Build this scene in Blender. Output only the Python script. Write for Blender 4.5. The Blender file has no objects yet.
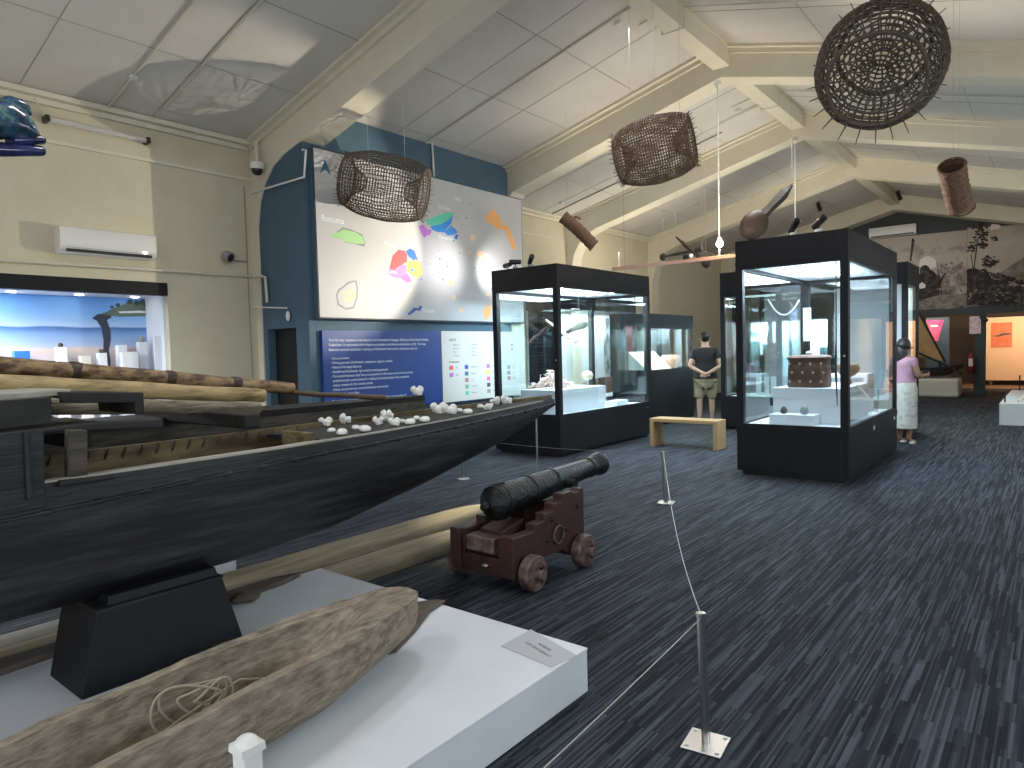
import bpy, bmesh, math, random
from mathutils import Vector, Matrix, noise
random.seed(7)
SC = bpy.context.scene
COL = SC.collection
PI = math.pi
DAY, TOP, BEAM, EXPO = 56, 44, 330, 0.4

# ------------------------------------------------------------------ camera
FPX = 680.75
YAW, PIT, ROL = (math.radians(a) for a in (38.881, 2.757, -1.4907))
_cy, _sy = math.cos(YAW), math.sin(YAW)
FW = Vector((-_sy*math.cos(PIT), _cy*math.cos(PIT), -math.sin(PIT)))
_r0 = Vector((_cy, _sy, 0)); _u0 = _r0.cross(FW)
RT = _r0*math.cos(ROL) + _u0*math.sin(ROL)
UP = -_r0*math.sin(ROL) + _u0*math.cos(ROL)
CAM = Vector((0, 0, 1.6))
def at(px, py, ax, v):
    """point of the place seen at a pixel on the plane axis = v"""
    d = FW + RT*((px-512)/FPX) - UP*((py-384)/FPX)
    return CAM + d*((v-CAM[ax])/d[ax])
cam = bpy.data.cameras.new('camera'); co = bpy.data.objects.new('camera', cam); COL.objects.link(co)
cam.sensor_width = 36; cam.lens = FPX/1024*36; cam.clip_start = .05; cam.clip_end = 200
co.matrix_world = Matrix(((RT.x, UP.x, -FW.x, CAM.x), (RT.y, UP.y, -FW.y, CAM.y), (RT.z, UP.z, -FW.z, CAM.z), (0, 0, 0, 1)))
SC.camera = co

# ------------------------------------------------------------------ materials
MATS = {}
def mat(name, c, rough=.6, c2=None, scale=8, stretch=(1, 1, 1), metal=0, bump=0, bscale=None, spec=.5, emit=0, detail=6, lo=.35, hi=.65, coat=0):
    if name in MATS: return MATS[name]
    m = bpy.data.materials.new(name); m.use_nodes = True; MATS[name] = m
    N, L = m.node_tree.nodes, m.node_tree.links
    b = N['Principled BSDF']
    b.inputs['Base Color'].default_value = (*c, 1); b.inputs['Roughness'].default_value = rough
    b.inputs['Metallic'].default_value = metal; b.inputs['Specular IOR Level'].default_value = spec
    b.inputs['Coat Weight'].default_value = coat
    if emit:
        b.inputs['Emission Color'].default_value = (*c, 1); b.inputs['Emission Strength'].default_value = emit
    if c2 or bump:
        tc = N.new('ShaderNodeTexCoord'); mp = N.new('ShaderNodeMapping'); mp.inputs['Scale'].default_value = stretch
        L.new(tc.outputs['Object'], mp.inputs['Vector'])
        nz = N.new('ShaderNodeTexNoise'); nz.inputs['Scale'].default_value = scale; nz.inputs['Detail'].default_value = detail
        nz.inputs['Roughness'].default_value = .62
        L.new(mp.outputs['Vector'], nz.inputs['Vector'])
        if c2:
            cr = N.new('ShaderNodeValToRGB'); cr.color_ramp.elements[0].position = lo; cr.color_ramp.elements[1].position = hi
            cr.color_ramp.elements[0].color = (*c, 1); cr.color_ramp.elements[1].color = (*c2, 1)
            L.new(nz.outputs['Fac'], cr.inputs['Fac']); L.new(cr.outputs['Color'], b.inputs['Base Color'])
        if bump:
            n2 = nz
            if bscale:
                n2 = N.new('ShaderNodeTexNoise'); n2.inputs['Scale'].default_value = bscale; n2.inputs['Detail'].default_value = 5
                L.new(mp.outputs['Vector'], n2.inputs['Vector'])
            bp = N.new('ShaderNodeBump'); bp.inputs['Strength'].default_value = bump; bp.inputs['Distance'].default_value = .02
            L.new(n2.outputs['Fac'], bp.inputs['Height']); L.new(bp.outputs['Normal'], b.inputs['Normal'])
    return m
def glass_mat(name, tint=(.93, .97, .97), refl=1.0):
    m = bpy.data.materials.new(name); m.use_nodes = True; N, L = m.node_tree.nodes, m.node_tree.links; N.clear()
    o = N.new('ShaderNodeOutputMaterial'); mx = N.new('ShaderNodeMixShader'); t = N.new('ShaderNodeBsdfTransparent'); g = N.new('ShaderNodeBsdfGlossy')
    fr = N.new('ShaderNodeFresnel'); ge = N.new('ShaderNodeNewGeometry'); mr = N.new('ShaderNodeMapRange'); mr.inputs['To Min'].default_value = 1.45; mr.inputs['To Max'].default_value = 1/1.45
    L.new(ge.outputs['Backfacing'], mr.inputs['Value']); L.new(mr.outputs[0], fr.inputs['IOR'])
    t.inputs['Color'].default_value = (*tint, 1); g.inputs['Roughness'].default_value = .01; g.inputs['Color'].default_value = (refl, refl, refl, 1)
    L.new(fr.outputs[0], mx.inputs['Fac']); L.new(t.outputs[0], mx.inputs[1]); L.new(g.outputs[0], mx.inputs[2]); L.new(mx.outputs[0], o.inputs['Surface'])
    MATS[name] = m; return m
def carpet_mat():
    m = bpy.data.materials.new('carpet'); m.use_nodes = True; N, L = m.node_tree.nodes, m.node_tree.links
    b = N['Principled BSDF']; b.inputs['Roughness'].default_value = .85; b.inputs['Specular IOR Level'].default_value = .25
    tc = N.new('ShaderNodeTexCoord'); sp = N.new('ShaderNodeSeparateXYZ'); L.new(tc.outputs['Object'], sp.inputs[0])
    def mth(op, a, v=None):
        n = N.new('ShaderNodeMath'); n.operation = op
        if isinstance(a, (int, float)): n.inputs[0].default_value = a
        else: L.new(a, n.inputs[0])
        if v is not None:
            if isinstance(v, (int, float)): n.inputs[1].default_value = v
            else: L.new(v, n.inputs[1])
        return n.outputs[0]
    outs = []
    for w, ln, seed in ((.0095, .5, 1.3), (.021, .25, 7.7)):
        xi = mth('FLOOR', mth('DIVIDE', sp.outputs[0], w))
        wn = N.new('ShaderNodeTexWhiteNoise'); wn.noise_dimensions = '1D'; L.new(mth('ADD', xi, seed), wn.inputs['W'])
        tile = mth('FLOOR', mth('DIVIDE', sp.outputs[0], .25))
        off = mth('MULTIPLY', mth('FLOOR', mth('MULTIPLY', wn.outputs['Value'], 4.0)), ln*.25)
        yi = mth('FLOOR', mth('DIVIDE', mth('ADD', sp.outputs[1], off), ln))
        w2 = N.new('ShaderNodeTexWhiteNoise'); w2.noise_dimensions = '2D'; cb = N.new('ShaderNodeCombineXYZ')
        L.new(xi, cb.inputs[0]); L.new(yi, cb.inputs[1]); L.new(cb.outputs[0], w2.inputs['Vector']); outs.append(w2.outputs['Value'])
    nz = N.new('ShaderNodeTexNoise'); nz.inputs['Scale'].default_value = 160; L.new(tc.outputs['Object'], nz.inputs['Vector'])
    s = mth('ADD', mth('MULTIPLY', outs[0], .55), mth('MULTIPLY', outs[1], .25))
    s = mth('ADD', s, mth('MULTIPLY', nz.outputs['Fac'], .3))
    cr = N.new('ShaderNodeValToRGB'); e = cr.color_ramp.elements
    e[0].position = .30; e[0].color = (.004, .005, .008, 1); e[1].position = .95; e[1].color = (.078, .088, .108, 1)
    k = cr.color_ramp.elements.new(.52); k.color = (.018, .021, .028, 1)
    L.new(s, cr.inputs['Fac']); L.new(cr.outputs[0], b.inputs['Base Color'])
    bp = N.new('ShaderNodeBump'); bp.inputs['Strength'].default_value = .5; bp.inputs['Distance'].default_value = .006
    L.new(s, bp.inputs['Height']); L.new(bp.outputs[0], b.inputs['Normal'])
    MATS['carpet'] = m; return m
carpet_mat(); glass_mat('glass'); 
def M(n): return MATS[n]
mat('cream', (.60, .54, .39), .7, (.64, .58, .43), 3, bump=.05, bscale=60)
mat('cream_beam', (.68, .63, .50), .7, (.72, .67, .54), 2)
mat('ceiling_white', (.60, .57, .52), .8, (.64, .61, .56), 2, bump=.08, bscale=90)
mat('batten', (.70, .67, .62), .7)
mat('joint', (.42, .40, .36), .8)
mat('blue_wall', (.060, .112, .158), .7, (.066, .122, .17), 2)
mat('navy_wall', (.045, .053, .060), .7, (.05, .058, .066), 2)
mat('white_wall', (.72, .72, .70), .7)
mat('black_case', (.0085, .009, .011), .5, (.011, .0115, .014), 3, spec=.22)
mat('case_seam', (.003, .003, .004), .6)
mat('case_white', (.72, .75, .80), .6)
mat('white_paint', (.74, .76, .79), .45, (.70, .72, .75), 3)
mat('white_gloss', (.78, .77, .74), .35)
mat('steel', (.55, .54, .52), .28, metal=1)
mat('wire', (.7, .7, .68), .35, metal=1)
mat('thin_cord', (.55, .53, .48), .6)
mat('conduit', (.62, .58, .48), .6)
mat('grey_conduit', (.30, .29, .27), .6)
mat('black_plastic', (.012, .012, .013), .4)
mat('lamp_on', (1, .97, .9), .5, emit=14)
mat('bulb_on', (1, .72, .42), .5, emit=60)
mat('hull_black', (.008, .008, .009), .5, (.052, .052, .053), 2.2, (3, .5, 7), bump=.15, bscale=14, spec=.4, lo=.46, hi=.78, detail=11)
mat('hull_inner', (.07, .05, .028), .7, (.22, .165, .085), 4, (3, .8, 4), bump=.3, spec=.3)
mat('hull_deck', (.011, .012, .011), .7, (.026, .028, .024), 6, (4, 1, 1), bump=.2)
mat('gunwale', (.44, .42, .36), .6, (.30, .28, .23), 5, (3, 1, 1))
mat('old_grey_wood', (.022, .019, .016), .75, (.085, .072, .056), 6, (5, .6, 5), bump=.4)
mat('dark_timber', (.006, .0055, .0055), .65, (.018, .016, .014), 6, (3, 1, 3), bump=.2)
mat('pale_log', (.46, .33, .16), .6, (.13, .075, .035), 5, (5, 1, 5), bump=.5, lo=.48, hi=.72)
mat('bound_log', (.34, .22, .11), .6, (.075, .035, .02), 6, (3, 1.2, 3), bump=.5, lo=.42, hi=.6)
mat('grey_log', (.30, .25, .17), .7, (.09, .07, .045), 7, (6, .8, 6), bump=.3)
mat('pole_brown', (.07, .042, .025), .5, (.12, .07, .04), 6, (4, 1, 4))
mat('rope', (.34, .29, .21), .9)
mat('dugout_wood', (.115, .088, .062), .8, (.40, .335, .25), 8, (4, 1.3, 4), bump=.8, bscale=12, lo=.3, hi=.75)
mat('plank_wood', (.085, .068, .042), .7, (.22, .18, .11), 4, (7, .5, 7), bump=.35, lo=.3, hi=.75)
mat('drift_wood', (.06, .045, .035), .8, (.13, .10, .08), 6, (3, 1, 3), bump=.3)
mat('shell', (.86, .85, .81), .35, (.78, .76, .72), 25, bump=.15)
mat('iron', (.007, .007, .0075), .4, (.018, .019, .020), 14, metal=.5, bump=.35, bscale=35)
mat('oxblood', (.060, .021, .017), .5, (.034, .014, .012), 9, (2, 2, 2), bump=.15)
mat('oxblood_worn', (.07, .035, .030), .6, (.17, .12, .105), 14, bump=.3, lo=.42, hi=.62)
mat('oak', (.42, .27, .13), .5, (.34, .21, .10), 6, (.8, 8, 8), bump=.05)
mat('wicker', (.055, .040, .028), .75, (.115, .085, .058), 30)
mat('wicker_red', (.13, .075, .045), .7, (.23, .145, .09), 20)
mat('bark', (.09, .045, .027), .85, (.20, .11, .065), 12, (3, 3, 1), bump=.6)
mat('bamboo_trap', (.09, .045, .024), .7, (.19, .10, .055), 14, (9, 9, 1), bump=.4)
mat('dark_wood', (.032, .019, .012), .5, (.065, .038, .023), 12, (2, 2, 2), bump=.2)
mat('pink_bar', (.50, .32, .24), .5)
mat('panel_grey', (.50, .50, .50), .5, (.53, .53, .53), 2)
mat('panel_edge', (.04, .05, .06), .6)
mat('print_blue', (.012, .045, .22), .45, (.014, .05, .25), 2)
mat('print_cream', (.66, .63, .58), .5)
mat('ink_white', (.85, .87, .9), .6)
mat('ink_grey', (.30, .30, .31), .6)
mat('ink_dark', (.06, .06, .07), .6)
for n, c in dict(map_green=(.36, .62, .28), map_teal=(.10, .60, .42), map_blue=(.03, .25, .70), map_navy=(.06, .10, .42), map_royal=(.02, .14, .50), map_purple=(.50, .16, .60), map_violet=(.42, .22, .60),
                 map_red=(.80, .09, .10), map_pink=(.80, .14, .40), map_yellow=(.80, .74, .10), map_orange=(.85, .42, .14), map_peach=(.80, .58, .38), map_arrow=(.05, .16, .28), map_line=(.22, .25, .27), leg_green=(.2, .42, .25), leg_brown=(.4, .22, .18)).items():
    mat(n, c, .5)

# ------------------------------------------------------------------ mesh helper
class MB:
    def __init__(s): s.v = []; s.f = []; s.mi = []; s.mats = []; s.cur = 0
    def use(s, m):
        m = M(m) if isinstance(m, str) else m
        if m not in s.mats: s.mats.append(m)
        s.cur = s.mats.index(m); return s
    def add(s, vs, fs):
        n = len(s.v); s.v += [Vector(p) for p in vs]; s.f += [tuple(i+n for i in f) for f in fs]; s.mi += [s.cur]*len(fs); return s
    def box(s, x0, x1, y0, y1, z0, z1):
        x0, x1 = sorted((x0, x1)); y0, y1 = sorted((y0, y1)); z0, z1 = sorted((z0, z1))
        return s.add([(x, y, z) for x in (x0, x1) for y in (y0, y1) for z in (z0, z1)], [(0, 1, 3, 2), (4, 6, 7, 5), (0, 4, 5, 1), (2, 3, 7, 6), (0, 2, 6, 4), (1, 5, 7, 3)])
    def obox(s, c, size, R):
        h = Vector(size)/2; R = R.to_3x3() if hasattr(R, 'to_3x3') else R
        vs = [Vector(c) + R @ Vector((x*h.x, y*h.y, z*h.z)) for x in (-1, 1) for y in (-1, 1) for z in (-1, 1)]
        return s.add(vs, [(0, 1, 3, 2), (4, 6, 7, 5), (0, 4, 5, 1), (2, 3, 7, 6), (0, 2, 6, 4), (1, 5, 7, 3)])
    def bar(s, a, b, w, h, up=(0, 0, 1)):
        a, b = Vector(a), Vector(b); d = (b-a).normalized(); u = Vector(up); sd = d.cross(u).normalized(); u = sd.cross(d)
        vs = [p + sd*(i*w/2) + u*(j*h/2) for p in (a, b) for i, j in ((-1, -1), (1, -1), (1, 1), (-1, 1))]
        return s.add(vs, [(0, 1, 2, 3), (7, 6, 5, 4), (0, 4, 5, 1), (1, 5, 6, 2), (2, 6, 7, 3), (3, 7, 4, 0)])
    def prism(s, pts, ext):
        n = len(pts); e = Vector(ext); vs = [Vector(p) for p in pts] + [Vector(p)+e for p in pts]
        return s.add(vs, [tuple(range(n))[::-1], tuple(range(n, 2*n))] + [(i, (i+1) % n, n+(i+1) % n, n+i) for i in range(n)])
    def loft(s, rings, cap=True, closed=True):
        n = len(rings[0]); vs = [p for r in rings for p in r]; fs = []
        for k in range(len(rings)-1):
            for i in range(n if closed else n-1):
                j = (i+1) % n; fs.append((k*n+i, k*n+j, (k+1)*n+j, (k+1)*n+i))
        if cap: fs += [tuple(range(n))[::-1], tuple(range((len(rings)-1)*n, len(rings)*n))]
        return s.add(vs, fs)
    def tube(s, path, r, n=8, cap=True, closed=False):
        P = [Vector(p) for p in path]; k = len(P); rs = r if isinstance(r, (list, tuple)) else [r]*k; rings = []
        u = None
        for i in range(k):
            if closed: d = (P[(i+1) % k]-P[i-1])
            else: d = P[min(i+1, k-1)]-P[max(i-1, 0)]
            d.normalize()
            if u is None: u = d.orthogonal().normalized()
            else:
                u = u - d*u.dot(d)
                u = u.normalized() if u.length > 1e-6 else d.orthogonal().normalized()
            w = d.cross(u)
            rings.append([P[i] + (u*math.cos(2*PI*j/n) + w*math.sin(2*PI*j/n))*rs[i] for j in range(n)])
        if closed: rings.append(rings[0]); cap = False
        return s.loft(rings, cap)
    def lathe(s, prof, c=(0, 0, 0), axis=(0, 0, 1), n=24, cap=True):
        c = Vector(c); a = Vector(axis).normalized(); u = a.orthogonal().normalized(); w = a.cross(u)
        return s.loft([[c + a*h + (u*math.cos(2*PI*j/n)+w*math.sin(2*PI*j/n))*max(r, 1e-4) for j in range(n)] for r, h in prof], cap)
    def ball(s, c, r, n=12, m=8, nz=0, ns=4, seed=0):
        c = Vector(c); r = Vector((r, r, r)) if isinstance(r, (int, float)) else Vector(r); rings = []
        for i in range(m+1):
            t = PI*i/m; ring = []
            for j in range(n):
                a = 2*PI*j/n; d = Vector((math.sin(t)*math.cos(a), math.sin(t)*math.sin(a), -math.cos(t)))
                k = 1 + (nz*noise.noise(d*ns + Vector((seed*3.1, seed*1.7, 0))) if nz else 0)
                ring.append(c + Vector((d.x*r.x, d.y*r.y, d.z*r.z))*k)
            rings.append(ring)
        return s.loft(rings, False)
    def warp(s, f): s.v = [Vector(f(p)) for p in s.v]; return s
    def build(s, name, m=None, parent=None, smooth=False, bevel=0, label=None):
        me = bpy.data.meshes.new(name); off = base_of(parent)
        me.from_pydata([p-off for p in s.v], [], s.f); 
        if m is not None: me.materials.append(M(m) if isinstance(m, str) else m)
        else:
            for x in s.mats: me.materials.append(x)
            me.polygons.foreach_set('material_index', s.mi)
        bm = bmesh.new(); bm.from_mesh(me); bmesh.ops.recalc_face_normals(bm, faces=bm.faces); bm.to_mesh(me); bm.free()
        if smooth:
            me.polygons.foreach_set('use_smooth', [True]*len(me.polygons)); me.set_sharp_from_angle(angle=math.radians(smooth if smooth is not True else 50))
        o = bpy.data.objects.new(name, me); COL.objects.link(o)
        if parent is not None: o.parent = parent
        if bevel:
            b = o.modifiers.new('bevel', 'BEVEL'); b.width = bevel; b.segments = 2; b.limit_method = 'ANGLE'
        if label: o['label'] = label
        return o
def base_of(p):
    v = Vector((0, 0, 0))
    while p is not None: v += p.location; p = p.parent
    return v
def thing(name, label, cat, loc=(0, 0, 0), group=None):
    o = bpy.data.objects.new(name, None); COL.objects.link(o); o.location = loc; o.empty_display_size = .1
    return tag(o, label, cat, group)
def tag(o, label, cat, group=None, kind=None):
    o['label'] = label; o['category'] = cat
    if group: o['group'] = group
    if kind: o['kind'] = kind
    return o
def rebase(o, loc):
    """give a one-mesh thing an origin at its base"""
    loc = Vector(loc); o.data.transform(Matrix.Translation(-loc)); o.location = loc; return o
def struct(name, mb, m=None, smooth=False):
    o = mb.build(name, m, None, smooth); o['kind'] = 'structure'; return o
def copy_tree(o, parent=None):
    c = o.copy(); COL.objects.link(c)
    if parent is not None: c.parent = parent
    for ch in list(o.children): copy_tree(ch, c)
    return c
def text(s, name, size, m, parent, loc, xdir, ydir, align='LEFT', ext=.0015, off=0):
    cu = bpy.data.curves.new(name, 'FONT'); cu.body = s; cu.size = size; cu.extrude = ext; cu.align_x = align; cu.offset = off
    tmp = bpy.data.objects.new(name, cu); COL.objects.link(tmp); dg_ = bpy.context.evaluated_depsgraph_get()
    me = bpy.data.meshes.new_from_object(tmp.evaluated_get(dg_)); bpy.data.objects.remove(tmp); bpy.data.curves.remove(cu)
    me.materials.clear(); me.materials.append(M(m)); o = bpy.data.objects.new(name, me); COL.objects.link(o)
    x = Vector(xdir).normalized(); y = Vector(ydir).normalized(); z = x.cross(y); p = Vector(loc)-base_of(parent)
    o.parent = parent
    o.matrix_local = Matrix(((x.x, y.x, z.x, p.x), (x.y, y.y, z.y, p.y), (x.z, y.z, z.z, p.z), (0, 0, 0, 1)))
    return o
def light(kind, name, loc, power, col=(1, 1, 1), target=None, **k):
    l = bpy.data.lights.new(name, kind); l.energy = power; l.color = col
    for a, b in k.items(): setattr(l, a, b)
    o = bpy.data.objects.new(name, l); COL.objects.link(o); o.location = loc
    if target is not None: o.rotation_euler = (Vector(target)-Vector(loc)).to_track_quat('-Z', 'Y').to_euler()
    return o
# ------------------------------------------------------------------ the room
XL, XR, YB, YF, XG = -9.1, 1.8, -4.0, 23.5, -3.85
def cz(x): return 4.945+.24*(x+7.86) if x <= XG else 5.907-.285*(x-XG)
def bz(x): return 5.475+.255*(x-XG) if x <= XG else 5.475-.267*(x-XG)
def ceilhit(px, py):
    d = FW + RT*((px-512)/FPX) - UP*((py-384)/FPX)
    t = (4.945+.24*7.86-1.6)/(d.z-.24*d.x); return CAM + d*t
struct('floor', MB().box(XL-1.2, XR+.2, YB-.2, 31, -.12, 0), 'carpet')
b = MB().prism([(XL-.2, YB-.1, cz(XL-.2)), (XG, YB-.1, cz(XG)), (XR+.2, YB-.1, cz(XR+.2)), (XR+.2, YB-.1, cz(XR+.2)+.1), (XG, YB-.1, cz(XG)+.1), (XL-.2, YB-.1, cz(XL-.2)+.1)], (0, YF+.2-YB, 0))
struct('ceiling', b, 'ceiling_white')
# left wall: bay by the camera, with the opening of the lit seaside display
OY0, OY1, OZ0, OZ1 = -.8, 4.16, .80, 2.60
b = MB().box(XL-.15, XL, YB, OY0, 0, 4.72).box(XL-.15, XL, OY1, 5.46, 0, 4.72).box(XL-.15, XL, OY0, OY1, 0, OZ0).box(XL-.15, XL, OY0, OY1, OZ1, 4.72)
b.box(XL-.15, XL, 5.46, YF, 0, 4.72)
struct('wall_left', b, 'cream')
# return wall with the doorway, then the map wall
DX0, DX1, DZ = -8.86, -8.16, 2.0
b = MB().box(XL, DX0, 5.44, 5.56, 0, DZ).box(DX1, -7.86, 5.44, 5.56, 0, DZ)
b.prism([(XL, 5.44, DZ), (-7.86, 5.44, DZ), (-7.86, 5.44, 4.46), (XL, 5.44, 4.15)], (0, .12, 0))
struct('wall_cross', b, 'blue_wall')
struct('wall_map', MB().box(-7.98, -7.86, 5.562, 9.768, 0, 4.93), 'blue_wall')
struct('wall_store', MB().box(XL, -7.985, 9.62, 9.75, 0, 4.9), 'blue_wall')
struct('door_1', MB().box(XL, -7.99, 5.57, 5.61, 0, 4.2), 'case_seam')  # black sheet standing in for the darkness of the room behind the doorway
struct('wall_right', MB().box(XR, XR+.15, YB, 31, 0, 4.6), 'cream')
struct('wall_back', MB().prism([(XL, YB-.15, 0), (XR, YB-.15, 0), (XR, YB-.15, cz(XR)), (XG, YB-.15, cz(XG)), (XL, YB-.15, cz(XL))], (0, .15, 0)), 'cream')
b = MB().prism([(XL, YF, 2.36), (XR, YF, 2.36), (XR, YF, cz(XR)), (XG, YF, cz(XG)), (XL, YF, cz(XL))], (0, .2, 0)).box(XL, -5.4, YF, YF+.2, 0, 2.36)
struct('wall_far', b, 'navy_wall')
mat('brown_wall', (.10, .075, .06), .8); mat('peach_wall', (.62, .42, .28), .8); mat('orange_panel', (.78, .50, .29), .75)
struct('wall_alcove', MB().box(XL, XR, 30.4, 30.5, 0, 2.9).box(XL, XL+.1, YF, 30.5, 0, 2.9), 'brown_wall')
struct('ceiling_alcove', MB().box(XL, XR, YF, 30.5, 2.75, 2.85), 'peach_wall')
mat('far_floor', (.16, .09, .055), .6)
struct('floor_alcove', MB().box(-5.4, XR, 26.5, 30.4, 0, .012), 'far_floor')
# portal frames
def frame(n, y0, y1, inner=None):
    xi = inner or -8.97
    L = [(XG, bz(XG)), (-7.9, bz(-7.9))]
    if inner is None: L += [(-8.25, 4.36), (-8.52, 4.25), (-8.74, 4.06), (-8.89, 3.80), (xi, 3.45), (xi, 0)]
    else: L = [(XG, bz(XG)), (xi+.10, bz(xi+.10)), (xi, 4.38), (xi, 0)]
    P = L + [(XL, 0), (XL, cz(XL)), (XG, cz(XG)), (XR, cz(XR)), (XR, 0), (XR-.15, 0), (XR-.15, 3.5), (XR-.4, 3.9), (XR-.9, bz(XR-.9))]
    b = MB().prism([(x, y0, z) for x, z in P], (0, y1-y0, 0))
    return struct('trim_%d' % n, b, 'cream_beam')
for n, (y0, y1, inn) in enumerate(((-3.2, -2.85, None), (.9, 1.2, None), (5.42, 5.79, None), (9.77, 10.15, -7.85), (13.45, 13.82, None), (17.55, 17.92, None), (22.9, 23.5, None)), 1): frame(n, y0, y1, inn)
ys = [-3.2, -2.85, .9, 1.2, 5.42, 5.79, 9.77, 10.15, 13.45, 13.82, 17.55, 17.92, 22.9]
# ridge beam, mouldings at the frames and eaves, joints of the ceiling sheets
struct('trim_8', MB().box(-3.97, -3.73, YB, 22.9, 5.60, 5.90), 'cream_beam')
b = MB()
for i in range(1, len(ys)-1, 2):
    a, c = ys[i], ys[i+1]
    for y in (a, c):
        s = 1 if y == a else -1
        for (w, h) in ((.05, .10), (.13, .04)):
            for x0, x1 in ((XL+.02, -3.97), (-3.73, XR-.1)):
                if c > 6 and a < 9 and x0 < -7: x0 = -7.86
                b.prism([(x0, y, cz(x0)-h), (x1, y, cz(x1)-h), (x1, y, cz(x1)+.01), (x0, y, cz(x0)+.01)], (0, s*w, 0))
struct('trim_9', b, 'cream_beam')
b = MB()
for i in range(1, len(ys)-1, 2):
    a, c = ys[i]+.06, ys[i+1]-.06
    if 5 < a < 9: continue
    x = XL
    for w, h in ((.06, .10), (.15, .04)): b.box(x, x+w, a, c, cz(x)-h, cz(x)+.02)
b.box(XL, XL+.03, -2.8, 5.42, 4.13, 4.17); b.box(XL, XL+.03, 10.2, 13.4, 4.13, 4.17)
b.box(-3.99, -3.93, YB, 22.9, 5.84, 5.88).box(-3.77, -3.71, YB, 22.9, 5.84, 5.88)
struct('trim_10', b, 'cream_beam')
b = MB()
def slope_strip(y, w, x0=XL, x1=-3.97, h=.006):
    b.prism([(x0, y, cz(x0)-h), (x1, y, cz(x1)-h), (x1, y, cz(x1)+.01), (x0, y, cz(x0)+.01)], (0, w, 0))
for i in range(1, len(ys)-1, 2):
    a, c = ys[i], ys[i+1]
    for k in (1, 2): 
        y = a+(c-a)*k/3; slope_strip(y, .008, -7.8 if 5 < a < 9 else XL); slope_strip(y, .008, -3.73, XR)
for x in (-7.7, -6.45, -5.2, -2.4, -1.1, .2): b.box(x, x+.008, YB, 22.9, cz(x)-.006, cz(x)+.004)
struct('trim_11', b, 'joint')

# conduits run on the ceiling, one thing each
def cond(path, r, label, m='conduit', cat='conduit', boxes=(), name='conduit'):
    p = [Vector(q) for q in path]; b = MB().tube(p, r, 8)
    o = thing(name, label, cat, p[0]); b.build('pipe', m, o, True)
    for q in boxes:
        MB().lathe([(.045, -.03), (.05, -.02), (.05, .01), (.03, .03)], q, (0, 0, 1), 12).build('junction_box', 'batten', o, True)
    return o
def onceil(px, py, d=.02): p = ceilhit(px, py); p.z -= d; return p
def slopeline(px, py, x0, x1, d=.02):
    p = ceilhit(px, py); return [(x, p.y, cz(x)-d) for x in (x0, x1)]
q = onceil(133, 75)
cond(slopeline(133, 75, XL+.05, -4.0), .014, 'thin cream conduit crossing the near left ceiling with a small round junction box', boxes=[q])
cond(slopeline(215, 50, XL+.4, -4.0), .012, 'plain thin cream conduit on the near left ceiling, nearer the first roof beam')
q2 = onceil(510, 100)
cond(slopeline(470, 112, -7.80, -4.0), .014, 'thin cream conduit climbing the ceiling above the blue map wall', boxes=[onceil(618, 22)])
w = at(432, 142, 0, -7.83); 
cond([(-7.83, ceilhit(470, 112).y, cz(-7.83)-.03), (-7.83, w.y, w.z), (-7.83, w.y+.02, 4.42)], .016, 'white pipe dropping down the blue wall to the top edge of the map', 'white_gloss')
cond(slopeline(600, 190, XL+.1, -5.0), .014, 'thin conduit on the ceiling beyond the second roof beam', 'grey_conduit', boxes=[onceil(561, 202)])
cond(slopeline(765, 100, -4.9, -4.0), .012, 'short cream conduit below the ridge beam behind the second roof beam', boxes=[onceil(738, 109)])
c1 = [(XR-.2, 8.2, cz(XR-.2)-.02), (-3.70, 8.2, cz(-3.70)-.03), (-3.70, 8.2, 5.58), (-4.0, 8.2, 5.58), (-4.02, 8.2, 5.86), (-4.3, 8.15, cz(-4.3)-.02)]
cond(c1, .010, 'thin cable passing under the ridge beam near the large woven trap', 'thin_cord', 'cable', name='cable')
c1 = [(XR-.2, 11.9, cz(XR-.2)-.02), (-3.70, 11.9, cz(-3.70)-.03), (-3.70, 11.9, 5.58), (-4.0, 11.9, 5.58), (-4.02, 11.9, 5.86), (-4.5, 11.85, cz(-4.5)-.02)]
cond(c1, .010, 'thin cable looping under the ridge beam between the second and third roof beams', 'thin_cord', 'cable', name='cable')
# pipes on the left wall and the blue return wall
z = at(100, 267, 0, XL+.03).z
zc = at(245, 276, 0, XL+.03).z
cond([(XL+.03, -2.5, z-.08), (XL+.03, 2.5, z), (XL+.03, 5.36, zc), (-8.9, 5.38, zc), (-8.80, 5.40, zc-.03), (-8.78, 5.40, 2.45), (-8.78, 5.40, 2.38)], .022, 'grey pipe along the left wall turning down beside the dark doorway', 'conduit')
a1 = at(251, 193, 1, 5.39); a2 = at(304, 177, 1, 5.39); a3 = at(306, 150, 1, 5.39); a4 = at(312, 149, 1, 5.39)
cond([a1, a2, a3, (-7.78, 5.39, a3.z+.02)], .014, 'thin white pipe stepping up the dark blue wall beside the map', 'white_gloss')
p1 = at(251, 307, 1, 5.39); p2 = at(287, 308, 1, 5.39)
cond([p1, p2], .010, 'short white pipe ending at the small sensor over the doorway', 'white_gloss')
cond([(XL+.02, 5.30, 4.05), (XL+.02, 5.30, 1.2)], .008, 'thin dark cable running down the corner of the left wall', 'grey_conduit', 'cable', name='cable')
b = MB().ball(at(288, 316, 1, 5.40), (.035, .03, .07)); tag(b.build('motion_sensor', 'white_gloss', None, True), 'small white oval motion sensor beside the dark doorway', 'sensor')
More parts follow.
